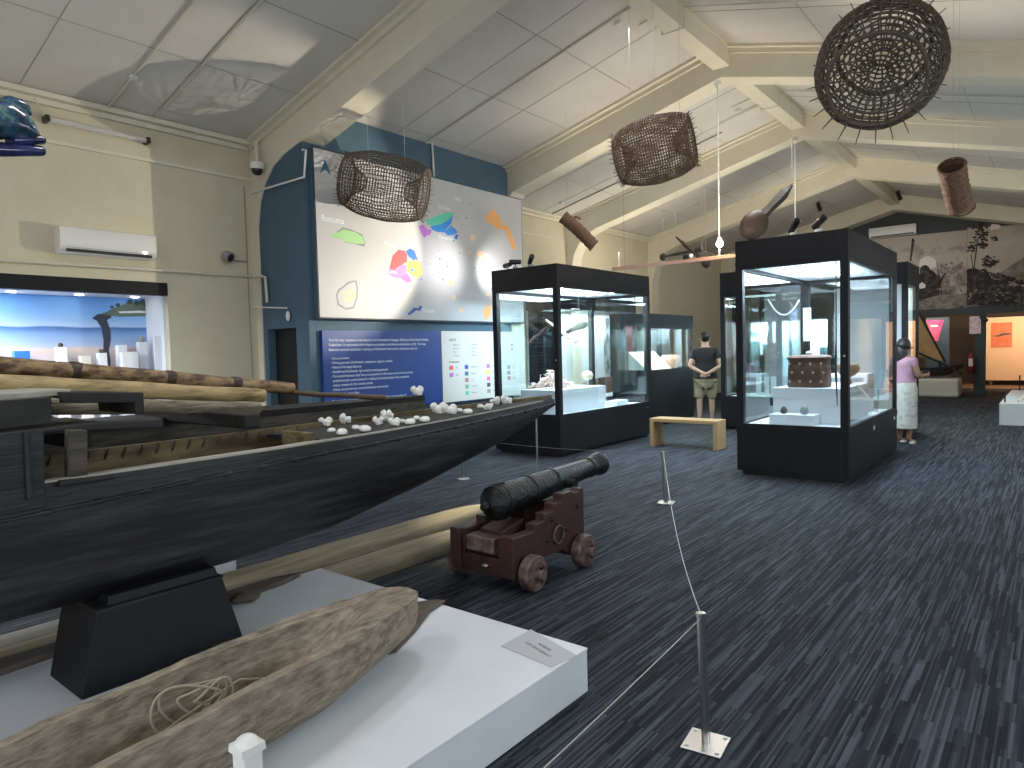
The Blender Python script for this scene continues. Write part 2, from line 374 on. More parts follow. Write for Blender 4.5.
# tube lamp on the left wall
t = thing('fluorescent_batten', 'long cream tube lamp mounted high on the left wall', 'lamp', (XL, 3.4, 4.3))
A, B = at(46, 119, 0, XL+.07), at(147, 141, 0, XL+.07)
MB().bar(A, B, .05, .05).build('housing', 'white_gloss', t, bevel=.006)
MB().tube([A+Vector((.05, .03, -.01)), B+Vector((.05, -.03, -.01))], .014, 10).build('tube', 'print_cream', t, True)
for P in (A, B): MB().box(XL, XL+.13, P.y-.02, P.y+.02, P.z-.035, P.z+.035).build('end_cap', 'black_plastic', t)
MB().tube([A, A+Vector((-.02, -.12, .25)), A+Vector((-.02, -.05, .33))], .012).build('feed_pipe', 'conduit', t, True)
# split air conditioners
def aircon(name, label, x, y, z, L, axis):
    t = thing(name, label, 'air conditioner', (x, y, z)); H, D = .30, .22
    prof = [(0, 0), (D*.75, 0), (D*.95, .04), (D, .10), (D, H*.93), (D*.9, H), (0, H)]
    if axis == 'x':
        MB().prism([(x+d, y-L/2, z+h) for d, h in prof], (0, L, 0)).build('body', 'white_gloss', t, True)
        MB().box(x+D*.55, x+D+.004, y-L/2+.06, y+L/2-.06, z+.012, z+.045).build('outlet', 'black_plastic', t)
        MB().box(x+D-.002, x+D+.003, y+L/2-.16, y+L/2-.12, z+.06, z+.075).build('display', 'lamp_on', t)
        MB().box(x+D-.002, x+D+.002, y-L/2+.05, y+L/2-.05, z+.058, z+.062).build('flap_line', 'grey_conduit', t)
    else:
        MB().prism([(x-L/2, y-d, z+h) for d, h in prof], (L, 0, 0)).build('body', 'white_gloss', t, True)
        MB().box(x-L/2+.06, x+L/2-.06, y-D*.55, y-D-.004, z+.012, z+.04).build('outlet', 'black_plastic', t)
    return t
A, B = at(59.6, 228, 0, XL+.22), at(157, 258, 0, XL+.22)
aircon('air_conditioner', 'white split air conditioner on the cream left wall above the seaside display', XL, (A.y+B.y)/2, B.z-.02, B.y-A.y, 'x')
A, B = at(869, 224, 1, YF-.2), at(916, 235, 1, YF-.2)
aircon('air_conditioner', 'white split air conditioner high on the dark gable above the grey mural', (A.x+B.x)/2, YF, B.z+.05, B.x-A.x, 'y')
# dome camera, round wall lamp
P = at(257, 168, 1, 5.30)
t = thing('security_camera', 'white dome security camera hanging under the first roof beam', 'camera', P)
MB().tube([P+Vector((0, 0, .35)), P+Vector((0, 0, .06))], .03, 10).build('stem', 'conduit', t, True)
MB().lathe([(.02, .08), (.09, .07), (.10, .0), (.09, -.02)], P, n=20).build('housing', 'white_gloss', t, True)
MB().lathe([(.075, -.02), (.07, -.06), (.045, -.09), (.01, -.10)], P, n=20).build('dome', 'black_plastic', t, True)
P = at(229, 257, 0, XL+.1)
t = thing('wall_spotlight', 'small round dark spotlight on a bracket on the left wall', 'lamp', P)
MB().tube([P+Vector((-.08, .32, -.03)), P+Vector((-.06, 0, -.03)), P], .012).build('bracket', 'grey_conduit', t, True)
MB().lathe([(.05, -.09), (.075, -.05), (.08, .03), (.06, .035)], P, (.6, .2, -.3), 18).build('head', 'grey_conduit', t, True)
MB().lathe([(.055, .036), (.05, .04)], P, (.6, .2, -.3), 18).build('lens', 'black_plastic', t, True)

# ---- seaside display in the left wall
t = thing('seaside_display', 'lit wall display with a beach photograph and pale mounts behind the canoe', 'display case', (XL, 2, OZ0))
XP = XL-.62
MB().box(XP-.05, XL-.1, OY0, OY1, OZ0-.04, OZ0).build('deck', 'case_white', t)
MB().box(XP-.05, XL-.1, OY0, OY1, 2.44, 2.47).build('lid', 'case_white', t)
MB().box(XP-.05, XL-.1, OY1-.02, OY1+.01, OZ0, 2.47).build('side_panel', 'case_white', t)
MB().box(XP-.05, XL-.1, OY0-.01, OY0+.02, OZ0, 2.47).build('side_panel', 'case_white', t)
MB().box(XL-.10, XL+.015, OY0, OY1, 2.44, OZ1+.005).build('header_board', 'black_case', t)
y1p = at(146, 320, 0, XP).y
# printed seascape
RZ0, RZ1 = 1.40, 2.46
m = bpy.data.materials.new('seascape_print'); m.use_nodes = True; N, L = m.node_tree.nodes, m.node_tree.links; bs = N['Principled BSDF']; bs.inputs['Roughness'].default_value = .5
tc = N.new('ShaderNodeTexCoord'); sp = N.new('ShaderNodeSeparateXYZ'); L.new(tc.outputs['Object'], sp.inputs[0])
nz = N.new('ShaderNodeTexNoise'); nz.inputs['Scale'].default_value = 5; mp = N.new('ShaderNodeMapping'); mp.inputs['Scale'].default_value = (1, .5, 4); L.new(tc.outputs['Object'], mp.inputs[0]); L.new(mp.outputs[0], nz.inputs['Vector'])
ma = N.new('ShaderNodeMath'); ma.operation = 'MULTIPLY_ADD'; L.new(nz.outputs['Fac'], ma.inputs[0]); ma.inputs[1].default_value = .05; L.new(sp.outputs[2], ma.inputs[2])
mr = N.new('ShaderNodeMapRange'); mr.inputs['From Min'].default_value = RZ0-OZ0; mr.inputs['From Max'].default_value = RZ1-OZ0; L.new(ma.outputs[0], mr.inputs['Value'])
cr = N.new('ShaderNodeValToRGB'); L.new(mr.outputs[0], cr.inputs['Fac']); e = cr.color_ramp.elements
e[0].position = 0; e[0].color = (.42, .37, .40, 1); e[1].position = 1; e[1].color = (.12, .33, .75, 1)
for p, c in ((.28, (.50, .43, .44)), (.37, (.60, .48, .42)), (.41, (.36, .44, .62)), (.55, (.18, .32, .60)), (.628, (.05, .14, .36)), (.645, (.36, .50, .74)), (.8, (.20, .42, .80))):
    k = e.new(p); k.color = (*c, 1)
L.new(cr.outputs[0], bs.inputs['Base Color']); MATS['seascape_print'] = m
b = MB().use('seascape_print').box(XP-.01, XP, OY0+.02, y1p, OZ0, 2.44)
def pol(pts, d=.002):
    b.prism([at(x, y, 0, XP+d) for x, y in pts], (-.001, 0, 0))
b.use(mat('print_dark', (.03, .035, .06), .5))
pol([(92, 318), (98, 314), (108, 313), (112, 317), (107, 320), (110.5, 330), (111, 340), (109, 350), (110.5, 360), (111, 374), (108.6, 374), (107.5, 362), (106, 352), (105, 362), (105, 374), (102.5, 374), (103, 358), (103.5, 340), (101.5, 328), (97, 321)])
b.use(mat('print_land', (.10, .14, .10), .5))
pol([(112, 309), (120, 306), (128, 302), (137, 303), (146, 301), (147, 316), (120, 317), (100, 314), (106, 312)], .003)
b.use(mat('print_leaf', (.03, .06, .05), .5))
for x, y, r in ((112, 307, 2), (118, 305, 2.5), (130, 302, 3), (137, 303, 3.5), (143, 302, 3.5), (146, 305, 3)): pol([(x+r*math.cos(a), y+r*.8*math.sin(a)) for a in [k*PI/4 for k in range(8)]], .004)
b.use(mat('print_sand', (.62, .64, .62), .5)); pol([(118, 311.5), (140, 310.5), (147, 311.5), (147, 313), (120, 313.2)], .004)
b.build('beach_print', None, t)
for yy in (2.55, 3.25, 3.9):
    MB().lathe([(.045, 0), (.045, -.008)], (XL-.35, yy, 2.438), n=16).build('downlight', 'lamp_on', t, True)
def mount(px0, px1, pyt, dz, X, label, m='case_white', mark=None, tp=.10):
    a, c = at(px0, pyt, 0, X), at(px1, pyt, 0, X)
    o = thing('display_mount', label, 'mount', (X, (a.y+c.y)/2, OZ0))
    MB().box(X-tp, X, a.y, c.y, OZ0, a.z).build('block', m, o, bevel=.004)
    if mark: MB().ball((X-tp/2, (a.y+c.y)/2, a.z+mark[1]*.8), (.03, mark[1], mark[1]), 10, 7, .2).build('exhibit', mark[0], o, True)
mount(57, 67, 347, 0, XL-.35, 'small white mount with a dark shell near the left end of the beach display', mark=('dark_wood', .03))
mount(81, 91, 356, 0, XL-.3, 'pale cream mount below the standing figure in the beach display', 'print_cream')
mount(99, 107, 353, 0, XL-.3, 'narrow white mount right below the standing figure in the beach display', mark=('wicker', .03))
mount(118, 127, 345, 0, XL-.4, 'square white mount left of the tall white box in the beach display')
mount(122, 138, 352, 0, XL-.25, 'wide white box low at the right of the beach display')
mount(139, 147, 342, 0, XL-.42, 'tall white box with a grey stone on top in the beach display', mark=('ink_grey', .05))
mount(154, 166, 336, 0, XL-.2, 'tall plain white box against the right end of the beach display', tp=.03)
mount(14, 30, 351, 0, XL-.3, 'blue topped low block at the left of the beach display', 'map_royal')

# ---- map panel and text boards on the blue wall
XM = -7.75
t = thing('map_panel', 'large pale grey island map panel mounted on the blue wall', 'map', (-7.86, 7.78, 2.11))
MB().box(-7.86, XM-.018, 5.53, 10.03, 2.11, 4.385).build('backing', 'blue_wall', t)
MB().box(XM-.018, XM-.006, 5.525, 10.035, 2.105, 4.39).build('edge_strip', 'panel_edge', t)
b = MB().use('panel_grey').box(XM-.012, XM, 5.545, 10.015, 2.125, 4.37)
def mp_(mname, pts, lay=1, X=XM): b.use(mname).prism([at(x, y, 0, X+.0012*lay) for x, y in pts], (-.001, 0, 0))
def dot(mname, x, y, r, k=9, j=.25, lay=1, sx=1, sy=1):
    mp_(mname, [(x+r*sx*(1+random.uniform(-j, j))*math.cos(a), y+r*sy*(1+random.uniform(-j, j))*math.sin(a)) for a in [i*2*PI/k for i in range(k)]], lay)
Z2 = lambda pts: [(320+x/4.265, 150+y/4.265) for x, y in pts]
mp_('map_arrow', [(325.2, 159), (331, 175.5), (325, 169), (319.5, 174)])
mp_('map_line', Z2([(70, 350), (98, 330), (130, 338), (180, 360), (193, 400), (188, 412), (150, 402), (110, 395), (82, 375)]))
mp_('map_green', Z2([(42, 362), (75, 352), (100, 338), (150, 350), (180, 368), (190, 400), (150, 400), (110, 392), (80, 378), (50, 372)]), 2)
mp_('map_red', Z2([(300, 490), (310, 450), (335, 425), (362, 430), (372, 445), (372, 475), (340, 495), (318, 512), (296, 508)]))
mp_('map_royal', Z2([(366, 430), (385, 420), (404, 430), (418, 470), (400, 472), (378, 455)]))
mp_('map_yellow', Z2([(370, 478), (395, 470), (415, 475), (432, 500), (438, 525), (418, 545), (395, 535), (372, 515)]))
mp_('map_orange', Z2([(405, 465), (425, 478), (436, 505), (428, 500)]), 2)
mp_('map_blue', Z2([(385, 505), (400, 508), (398, 520), (388, 518)]), 2)
mp_('map_violet', Z2([(292, 510), (325, 510), (350, 488), (370, 490), (370, 520), (350, 548), (318, 545), (292, 530)]))
mp_('map_pink', Z2([(345, 545), (370, 525), (385, 545), (392, 562), (368, 566)]), 2)
mp_('map_purple', Z2([(418, 325), (440, 318), (456, 338), (478, 340), (470, 362), (455, 365), (445, 375), (432, 355)]))
mp_('map_teal', Z2([(450, 300), (500, 280), (545, 265), (572, 268), (550, 300), (515, 320), (485, 322), (462, 318)]))
mp_('map_blue', Z2([(470, 325), (515, 318), (550, 298), (568, 275), (560, 312), (545, 330), (530, 352), (500, 350), (480, 340)]), 2)
mp_('map_blue', Z2([(530, 350), (560, 322), (580, 340), (588, 350), (570, 362), (545, 365)]), 2)
mp_('map_royal', Z2([(565, 385), (580, 360), (590, 362), (585, 380), (570, 392)]))
mp_('map_orange', Z2([(700, 290), (740, 250), (768, 285), (785, 325), (800, 320), (822, 365), (840, 420), (828, 430), (808, 392), (790, 345), (762, 335), (720, 312)]))
for q in ((650, 375, 14), (682, 442, 18), (640, 437, 6), (563, 565, 15), (570, 628, 11), (600, 680, 12), (715, 580, 12), (716, 615, 9)): dot('map_peach', 320+q[0]/4.265, 150+q[1]/4.265, q[2]/4.265)
dot('map_orange', 320+712/4.265, 150+695/4.265, 4.4, sx=1, sy=1.8)
mp_('map_navy', Z2([(374, 698), (392, 682), (400, 672), (418, 675), (428, 662), (436, 668), (428, 686), (410, 684), (398, 694), (380, 706)]))
mp_('map_line', Z2([(68, 620), (78, 595), (105, 575), (120, 562), (155, 555), (162, 590), (160, 630), (146, 675), (112, 682), (76, 662)]))
mp_('panel_grey', Z2([(74, 622), (84, 600), (108, 582), (123, 570), (150, 562), (156, 590), (154, 628), (141, 668), (112, 675), (82, 656)]), 2)
mp_('map_peach', Z2([(98, 605), (140, 590), (152, 620), (130, 652), (100, 640)]), 3); mp_('panel_grey', Z2([(108, 618), (120, 608), (125, 622), (112, 632)]), 4)
for i in range(60):
    x, y = random.choice([(455, 500), (510, 480), (620, 440), (510, 540), (440, 540), (660, 560), (600, 300), (630, 290), (690, 500)])
    dot(random.choice(['leg_green', 'map_line', 'map_arrow']), 320+(x+random.gauss(0, 18))/4.265, 150+(y+random.gauss(0, 28))/4.265, random.uniform(.3, .8), 6)
b.build('map_sheet', None, t)
def mtext(s, px, py, size, m='ink_white', X=XM): 
    p = at(px, py, 0, X); text(s, 'lettering', size, m, t, (X+.001, p.y, p.z-size*.4), (0, 1, 0), (0, 0, 1), ext=.001)
mtext('Rotuma', 321, 217, .12); mtext('Cikobia', 438, 206, .09); mtext('Vanua Levu', 438, 236, .09, 'ink_white'); mtext('Viti Levu', 380, 270, .09); mtext('Suva', 405, 288, .08)
mtext('Kadavu', 423, 310, .09); mtext('Lau', 484, 253, .09); mtext('Yasawa', 384, 243, .09); mtext('Ono', 398, 290, .08); mtext('Rabi', 455, 198, .08)
mtext('Lakeba', 486, 285, .07)
# blue text board
t = thing('text_board', 'dark blue board of white text under the map', 'board', (-7.86, 6.7, .82))
XB = -7.80
MB().box(-7.86, XB, 5.60, 7.86, .80, 1.95).build('board', 'print_blue', t, bevel=.002)
def lines(L, y0, z0, sz, dz, m, X, par, wfit=None):
    for i, s in enumerate(L):
        if s: text(s, 'lettering', sz, m, par, (X+.0015, y0, z0-dz*i), (0, 1, 0), (0, 0, 1), ext=.0005)
lines(['The Fiji map represents the dynamic and interactive Voyages (Waves of the South Pacific)',
       'Collection. It represents the indigenous peoples and diverse ethnicities in Fiji. The map',
       'features various attributes relating to freshwater and ocean resources such as:'], 5.70, 1.80, .052, .066, 'ink_white', XB, t)
lines(['- Fiji automobile', '- Fishing grounds (freshwater, mangroves, lagoon, ocean)', '- Natural Heritage features', '- Rainfall and freshwater (ground) harvesting ground',
       '- Terrestrial features that have a connection to the ocean such as forest areas', '  predominantly used (mainly for making of canoes) along rivers, wetlands,', '  rivers, streams & the coastal stories',
       '- Fishes and preserved areas (freshwater and ocean)', '- Cultural Heritage Sites'], 5.72, 1.55, .048, .062, 'ink_white', XB, t)
lines(['The map also encapsulates the connection with the living communities of', 'Fiji and their environment. The mapped items of the place, the library and', 'its stories of culture'], 5.72, .96, .046, .058, 'ink_white', XB, t)
t = thing('legend_board', 'cream legend board with coloured squares beside the blue text board', 'board', (-7.86, 8.9, .80))
b = MB().use('print_cream').box(-7.86, XB, 7.885, 10.02, .79, 1.955)
def sq(mn, y, z, s=.085, sz=.07): b.use(mn).box(XB-.001, XB+.002, y, y+s, z, z+sz)
for mn, y, z in (('map_red', 8.05, 1.32), ('map_purple', 8.05, 1.20), ('map_navy', 8.42, 1.32), ('map_arrow', 8.42, 1.21), ('leg_brown', 8.42, 1.10), ('leg_green', 8.42, .99), ('map_teal', 8.42, .88),
                 ('map_purple', 8.98, 1.32), ('map_yellow', 8.98, 1.21), ('map_pink', 8.98, 1.10), ('ink_dark', 8.98, .99), ('ink_grey', 8.98, .88), ('ink_grey', 9.55, 1.28), ('leg_brown', 9.55, 1.18), ('leg_brown', 9.55, 1.08),
                 ('ink_dark', 9.68, 1.70), ('ink_dark', 9.68, 1.62)):
    s = .035 if y == 9.68 else .085; sq(mn, y, z, s, s*.8)
b.build('board', None, t)
lines(['Legend'], 8.05, 1.80, .06, .1, 'ink_dark', XB, t); lines(['Provinces'], 8.05, 1.43, .06, .1, 'ink_dark', XB, t)
for y in (8.15, 8.6, 9.1): lines(['Village site', 'Reef area', 'River', 'Coast line'], y, 1.72, .035, .06, 'ink_grey', XB, t)
lines(['Ba', 'Bua'], 8.2, 1.34, .045, .12, 'ink_grey', XB, t)
lines(['Cakaudrove', 'Kadavu', 'Lau', 'Lomaiviti', 'Macuata'], 8.57, 1.34, .04, .11, 'ink_grey', XB, t)
lines(['Nadroga', 'Naitasiri', 'Namosi', 'Ra', 'Rewa'], 9.13, 1.34, .04, .11, 'ink_grey', XB, t)
lines(['Serua', 'Tailevu', 'Rotuma'], 9.68, 1.30, .04, .10, 'ink_grey', XB, t)
# ------------------------------------------------------------------ the big double canoe
def ip(tab, y):
    if y <= tab[0][0]: return tab[0][1]
    for (a, u), (b_, v) in zip(tab, tab[1:]):
        if y <= b_: 
            k = (y-a)/(b_-a); return u+(v-u)*k
    return tab[-1][1]
canoe = thing('outrigger_canoe', 'huge black double hulled sailing canoe raised on a black stand at the left', 'canoe', (-4.2, 1.5, 0))
AX = -3.50
G = [(-3, 1.12), (2, 1.122), (3, 1.135), (4, 1.152), (4.91, 1.168)]
S_ = [(-3, .985), (.77, 1.0), (1.4, 1.03), (2.3, 1.065), (4.5, 1.115), (4.91, 1.135)]
K = [(-3, .62), (-1, .57), (.5, .535), (1.8, .53), (2.4, .57), (3.2, .70), (4.0, .86), (4.5, .985), (4.91, 1.11)]
HB = [(-3, .30), (0, .35), (1.8, .35), (2.6, .325), (3.4, .255), (4.2, .15), (4.7, .065), (4.93, .02)]
def hring(y, ax, g, k, hb, n=22, shrink=0):
    out = []
    for i in range(n+1):
        t = PI*i/n; c = math.cos(t); sgn = 1 if c >= 0 else -1
        out.append(Vector((ax+(hb-shrink)*sgn*abs(c)**.62, y, g-(g-k-shrink)*math.sin(t)**.85)))
    return out
def hull(ax, G_, K_, HB_, y0, y1, open_to, n=60, name='hull', mo='hull_black', mi='hull_inner', parent=canoe):
    ys_ = [y0+(y1-y0)*i/n for i in range(n+1)]
    b = MB().use(mo); b.loft([hring(y, ax, ip(G_, y), ip(K_, y), ip(HB_, y)) for y in ys_], cap=True, closed=False)
    b.use(mi); b.loft([hring(y, ax, ip(G_, y)+.004, ip(K_, y), max(ip(HB_, y), .05), shrink=.04) for y in ys_ if y <= open_to], cap=False, closed=False)
    for sd in (1, -1):
        b.loft([[(ax+sd*ip(HB_, y), y, ip(G_, y)), (ax+sd*(ip(HB_, y)-.04), y, ip(G_, y)+.004)] for y in ys_ if y <= open_to], cap=False, closed=False)
    return b.build(name, None, parent, 60)
hull(AX, S_, K, HB, -3, 4.93, 2.4)
ysn = [-3+7.9*i/70 for i in range(71)]
for sd, top, nm, mm in ((1, 0, 'wash_strake', 'hull_black'), (-1, .035, 'wash_strake', 'hull_inner')):
    b = MB()
    b.loft([[(AX+sd*(ip(HB, y)+.000), y, ip(S_, y)-.01), (AX+sd*ip(HB, y)*.985, y, ip(G, y)+top), (AX+sd*(ip(HB, y)*.985-min(.03, ip(HB, y)*.9)), y, ip(G, y)+top), (AX+sd*(ip(HB, y)-min(.035, ip(HB, y)*.9)), y, ip(S_, y)-.01)] for y in ysn])
    b.build(nm, mm, canoe, 30)
b = MB(); b.tube([(AX+ip(HB, y)+.004, y, ip(S_, y)) for y in ysn], .008, 8)
b.build('seam_ridge', 'hull_black', canoe, True)
y = -.6
while y < 4.6:
    MB().ball((AX+ip(HB, y)+.008, y, ip(S_, y)), (.012, .03, .013), 8, 6).build('lashing', 'hull_black', canoe, True); y += .19
y = -.4
while y < 2.5:
    MB().tube([(AX-ip(HB, y)*.985+.03, y, 1.10), (AX-ip(HB, y)*.985+.038, y+.01, 1.125), (AX-ip(HB, y)*.985+.03, y+.02, 1.15)], .006, 6).build('stitch', 'dark_wood', canoe, True); y += .085
def rim(y): return .075 if y < 2.3 else max(.012, .04-(y-2.2)*.03)
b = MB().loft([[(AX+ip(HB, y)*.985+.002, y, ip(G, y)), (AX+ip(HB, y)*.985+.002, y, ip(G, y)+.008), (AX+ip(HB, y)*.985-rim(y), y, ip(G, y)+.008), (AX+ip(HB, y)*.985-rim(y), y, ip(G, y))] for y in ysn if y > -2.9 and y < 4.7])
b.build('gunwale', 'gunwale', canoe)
yd = [2.3+2.58*i/30 for i in range(31)]
b = MB().loft([[(AX+ip(HB, y)*.96, y, ip(G, y)-.02), (AX+ip(HB, y)*.95, y, ip(G, y)+.002), (AX, y, ip(G, y)+.016), (AX-ip(HB, y)*.95, y, ip(G, y)+.002), (AX-ip(HB, y)*.96, y, ip(G, y)-.02)] for y in yd])
b.build('bow_deck', 'hull_deck', canoe, 40)
MB().box(AX-.10, AX+.20, 2.27, 2.31, 1.07, 1.165).build('breakwater', 'hull_inner', canoe, bevel=.006)
# far hull
AF = -4.98
G2 = [(-3, 1.22), (2.2, 1.19), (3, 1.175), (4.7, 1.165)]; K2 = [(-3, .75), (2.5, .70), (3.6, .76), (4.4, .90), (4.73, 1.0)]; H2 = [(-3, .27), (2.5, .27), (3.6, .20), (4.3, .12), (4.73, .05)]
hull(AF, G2, K2, H2, -3, 4.73, -2, name='outrigger_hull', mo='old_grey_wood', mi='old_grey_wood')
b = MB().loft([[(AF+ip(H2, y), y, ip(G2, y)-.03), (AF+ip(H2, y)+.01, y, ip(G2, y)+.02), (AF-ip(H2, y), y, ip(G2, y)+.02), (AF-ip(H2, y), y, ip(G2, y)-.03)] for y in [-3+7.72*i/40 for i in range(41)]])
b.build('outrigger_deck', 'dark_timber', canoe)
# crossbeams, platform and posts
for y in (-1.6, -.5, .45, 1.25, 2.15): MB().box(-5.2, AX+.30 if y < 1 else AX-.2, y-.05, y+.05, 1.185, 1.27).build('crossbeam', 'dark_timber', canoe, bevel=.01)
for i in range(6): MB().box(-4.70+.19*i, -4.52+.19*i, -2.6, 1.30+.03*(i % 2), 1.275, 1.31).build('platform_plank', 'old_grey_wood', canoe, bevel=.005)
def seg(ax_, pts, x0, x1, nm, m, bev=.006):
    """plank drawn by its corner points (y, z), thick along x"""
    return MB().prism([(x0, y, z) for y, z in pts], (x1-x0, 0, 0)).build(nm, m, canoe, bevel=bev)
P_ = lambda px, py, X: (at(px, py, 0, X).y, at(px, py, 0, X).z)
X1 = -3.42
seg(0, [P_(60, 392, X1), P_(144, 392.5, X1), P_(145, 414, X1), P_(136, 414, X1), P_(135, 403, X1), P_(64, 403, X1)], X1-.45, X1, 'rail', 'dark_timber')
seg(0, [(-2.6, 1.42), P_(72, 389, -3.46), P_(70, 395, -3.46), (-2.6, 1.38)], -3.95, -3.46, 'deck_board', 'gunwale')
seg(0, [(-2.6, 1.42), P_(52, 397, -3.30), P_(52, 424, -3.30), (-2.6, 1.22)], -3.36, -3.30, 'side_board', 'dark_timber')
seg(0, [(-2.6, 1.25), P_(100, 422, -3.26), P_(160, 419, -3.26), P_(160, 427, -3.26), P_(60, 431, -3.26), (-2.6, 1.20)], -3.32, -3.22, 'side_rail', 'dark_timber')
seg(0, [(-2.6, 1.26), P_(44, 429, -3.13), P_(46, 508, -3.13), (-2.6, 1.02)], -3.17, -3.13, 'side_board', 'hull_black')
seg(0, [P_(70, 430, -3.16), P_(88, 430, -3.16), P_(88, 478, -3.16), P_(70, 481, -3.16)], -3.23, -3.16, 'post', 'old_grey_wood')
seg(0, [P_(60, 481, -3.12), P_(114, 475, -3.12), P_(115, 479, -3.12), P_(60, 487, -3.12)], -3.20, -3.12, 'post_foot', 'hull_black')
seg(0, [P_(25, 431, -3.11), P_(30, 431, -3.11), P_(34, 500, -3.11), P_(28, 500, -3.11)], -3.15, -3.11, 'post', 'dark_timber')
b = MB(); 
pts = [(-3.45, y, 1.435) for y in [-2+.04*i for i in range(78)]]
b.tube([(p[0], p[1], p[2]+.006*math.sin(i*1.6)) for i, p in enumerate(pts)], .012, 6); b.build('braided_rope', 'rope', canoe, True)

def log(name, a, b_, r0, r1, m, label, cat, bands=(), wob=.012, n=26, flat=1.0):
    a, b_ = Vector(a), Vector(b_); d = b_-a; path = []
    for i in range(n+1):
        k = i/n; p = a+d*k; p.x += wob*noise.noise(Vector((k*4, r0*50, 1))); p.z += wob*noise.noise(Vector((k*4, 5, r1*40))); path.append(p)
    o = thing(name, label, cat, a)
    mb = MB().tube(path, [(r0+(r1-r0)*i/n)*(1+.12*noise.noise(Vector((i*.7, r0*90, 3)))) for i in range(n+1)], 14)
    mb.build('shaft', m, o, True)
    for k in bands:
        p = a+d*k; r = r0+(r1-r0)*k
        MB().tube([p-d.normalized()*.035, p-d.normalized()*.012, p+d.normalized()*.012, p+d.normalized()*.035], [r*1.02, r*1.14, r*1.14, r*1.02], 14).build('binding', 'dark_wood', o, True)
    return o
log('bundled_spar', (-4.6, -1.6, 1.96), (-4.58, 3.0, 1.362), .062, .042, 'bound_log', 'longest bound wooden spar lying uppermost along the canoe platform', 'spar', (.30, .42, .55, .68, .80, .9))
log('pale_spar', (-4.38, -1.6, 1.79), (-4.36, 2.62, 1.335), .066, .048, 'pale_log', 'pale yellow spar lying just below the bound spar on the canoe', 'spar')
log('grey_spar', (-4.24, -.6, 1.54), (-4.22, 2.5, 1.262), .052, .042, 'grey_log', 'greyish round spar, lowest of the three on the canoe', 'spar')
log('thin_pole', (-4.62, 2.2, 1.42), (-4.60, 3.92, 1.225), .016, .024, 'pole_brown', 'thin brown pole reaching past the spars towards the blue text board', 'pole')

# ---- stand, plinths and what lies on the floor beside them
o = thing('canoe_stand', 'black tapered wooden stand under the big canoe on the white plinth', 'stand', (-3.31, 1.38, .207))
def frus(b, x0, x1, y0, y1, z0, u0, u1, v0, v1, z1):
    return b.add([(x0, y0, z0), (x1, y0, z0), (x1, y1, z0), (x0, y1, z0), (u0, v0, z1), (u1, v0, z1), (u1, v1, z1), (u0, v1, z1)], [(3, 2, 1, 0), (4, 5, 6, 7), (0, 1, 5, 4), (1, 2, 6, 5), (2, 3, 7, 6), (3, 0, 4, 7)])
frus(MB(), -3.50, -3.13, 1.0, 1.72, .207, -3.56, -3.165, 1.09, 1.64, .545).build('body', 'black_case', o, bevel=.004)
frus(MB(), -3.45, -3.195, 1.14, 1.64, .535, -3.44, -3.205, 1.15, 1.63, .585).build('cradle', 'black_case', o, bevel=.004)
MB().box(-3.55, -3.16, 1.085, 1.645, .538, .548).build('ledge', 'hull_black', o)
for q in ((83+20, 662), (153, 653), (35+60, 657)): pass
def plinth(name, label, x0, x1, y0, y1, h, loc=None):
    o = thing(name, label, 'plinth', ((x0+x1)/2, (y0+y1)/2, 0)); MB().box(x0, x1, y0, y1, 0, h-.004).build('body', 'white_paint', o, bevel=.004)
    MB().box(x0-.002, x1+.002, y0-.002, y1+.002, h-.012, h).build('top', 'white_paint', o, bevel=.003); return o
plinth('display_plinth', 'low wide white plinth carrying the carved dugout in the foreground', -3.78, -1.709, -1.8, 2.628, .207)
o = tag(rebase(MB().box(-5.25, -4.72, 2.2, 2.56, 0, .70).build('support_block', 'white_paint', None, bevel=.005), (-5, 2.4, 0)), 'small white support block under the far canoe hull', 'block')
o = thing('plinth_label', 'grey paper label lying on the corner of the white foreground plinth', 'label', (-1.88, 2.5, .207))
mat('label_grey', (.50, .50, .52), .6)
LP = [at(*p, 2, .209) for p in ((531, 629.5), (577, 655.5), (551, 667), (501, 646))]
MB().prism([(p.x, p.y, .2085) for p in LP], (0, 0, .0015)).build('sheet', 'label_grey', o)
xd = (LP[1]-LP[0]).normalized(); yd_ = Vector((-xd.y, xd.x, 0))
if yd_.dot(LP[0]-LP[3]) < 0: yd_ = -yd_
c = (LP[0]+LP[1]+LP[2]+LP[3])/4
text('MUSEUM', 'lettering', .024, 'ink_grey', o, c+yd_*.022+Vector((0, 0, .002)), xd, yd_, 'CENTER', .0004, off=.0006)
text('NOT ON DISPLAY', 'lettering', .024, 'ink_grey', o, c-yd_*.018+Vector((0, 0, .002)), xd, yd_, 'CENTER', .0004, off=.0006)

# long hollow planks on the carpet
def plank(name, label, x0, x1, y0, y1, h, m, tip=.5, seed=0):
    n = 50; rings = []
    for i in range(n+1):
        y = y0+(y1-y0)*i/n; k = min(1, (y1-y)/tip); k = max(.12, math.sin(min(1, k)*PI/2)**.6)
        cx_, w = (x0+x1)/2+.012*noise.noise(Vector((y*1.1, seed, 0))), (x1-x0)/2*k
        rings.append([(cx_+w*math.cos(t), y, (h*(.75+.25*k))*max(0, math.sin(t))**.55 + .004*noise.noise(Vector((y*3, t*3, seed)))+.004) for t in [PI*j/12 for j in range(13)]])
    o = thing(name, label, 'timber', ((x0+x1)/2, y1-1, 0)); MB().loft(rings, True, True).build('shell', m, o, 50); return o
plank('hollow_timber', 'long pale curved timber on the carpet under the canoe bow, farther of the two', -4.52, -4.14, -1.8, 4.98, .15, 'plank_wood', .55, 1)
plank('split_timber', 'flatter weathered timber on the carpet between the pale timber and the cannon', -4.10, -3.79, -1.8, 4.45, .12, 'plank_wood', .7, 5)
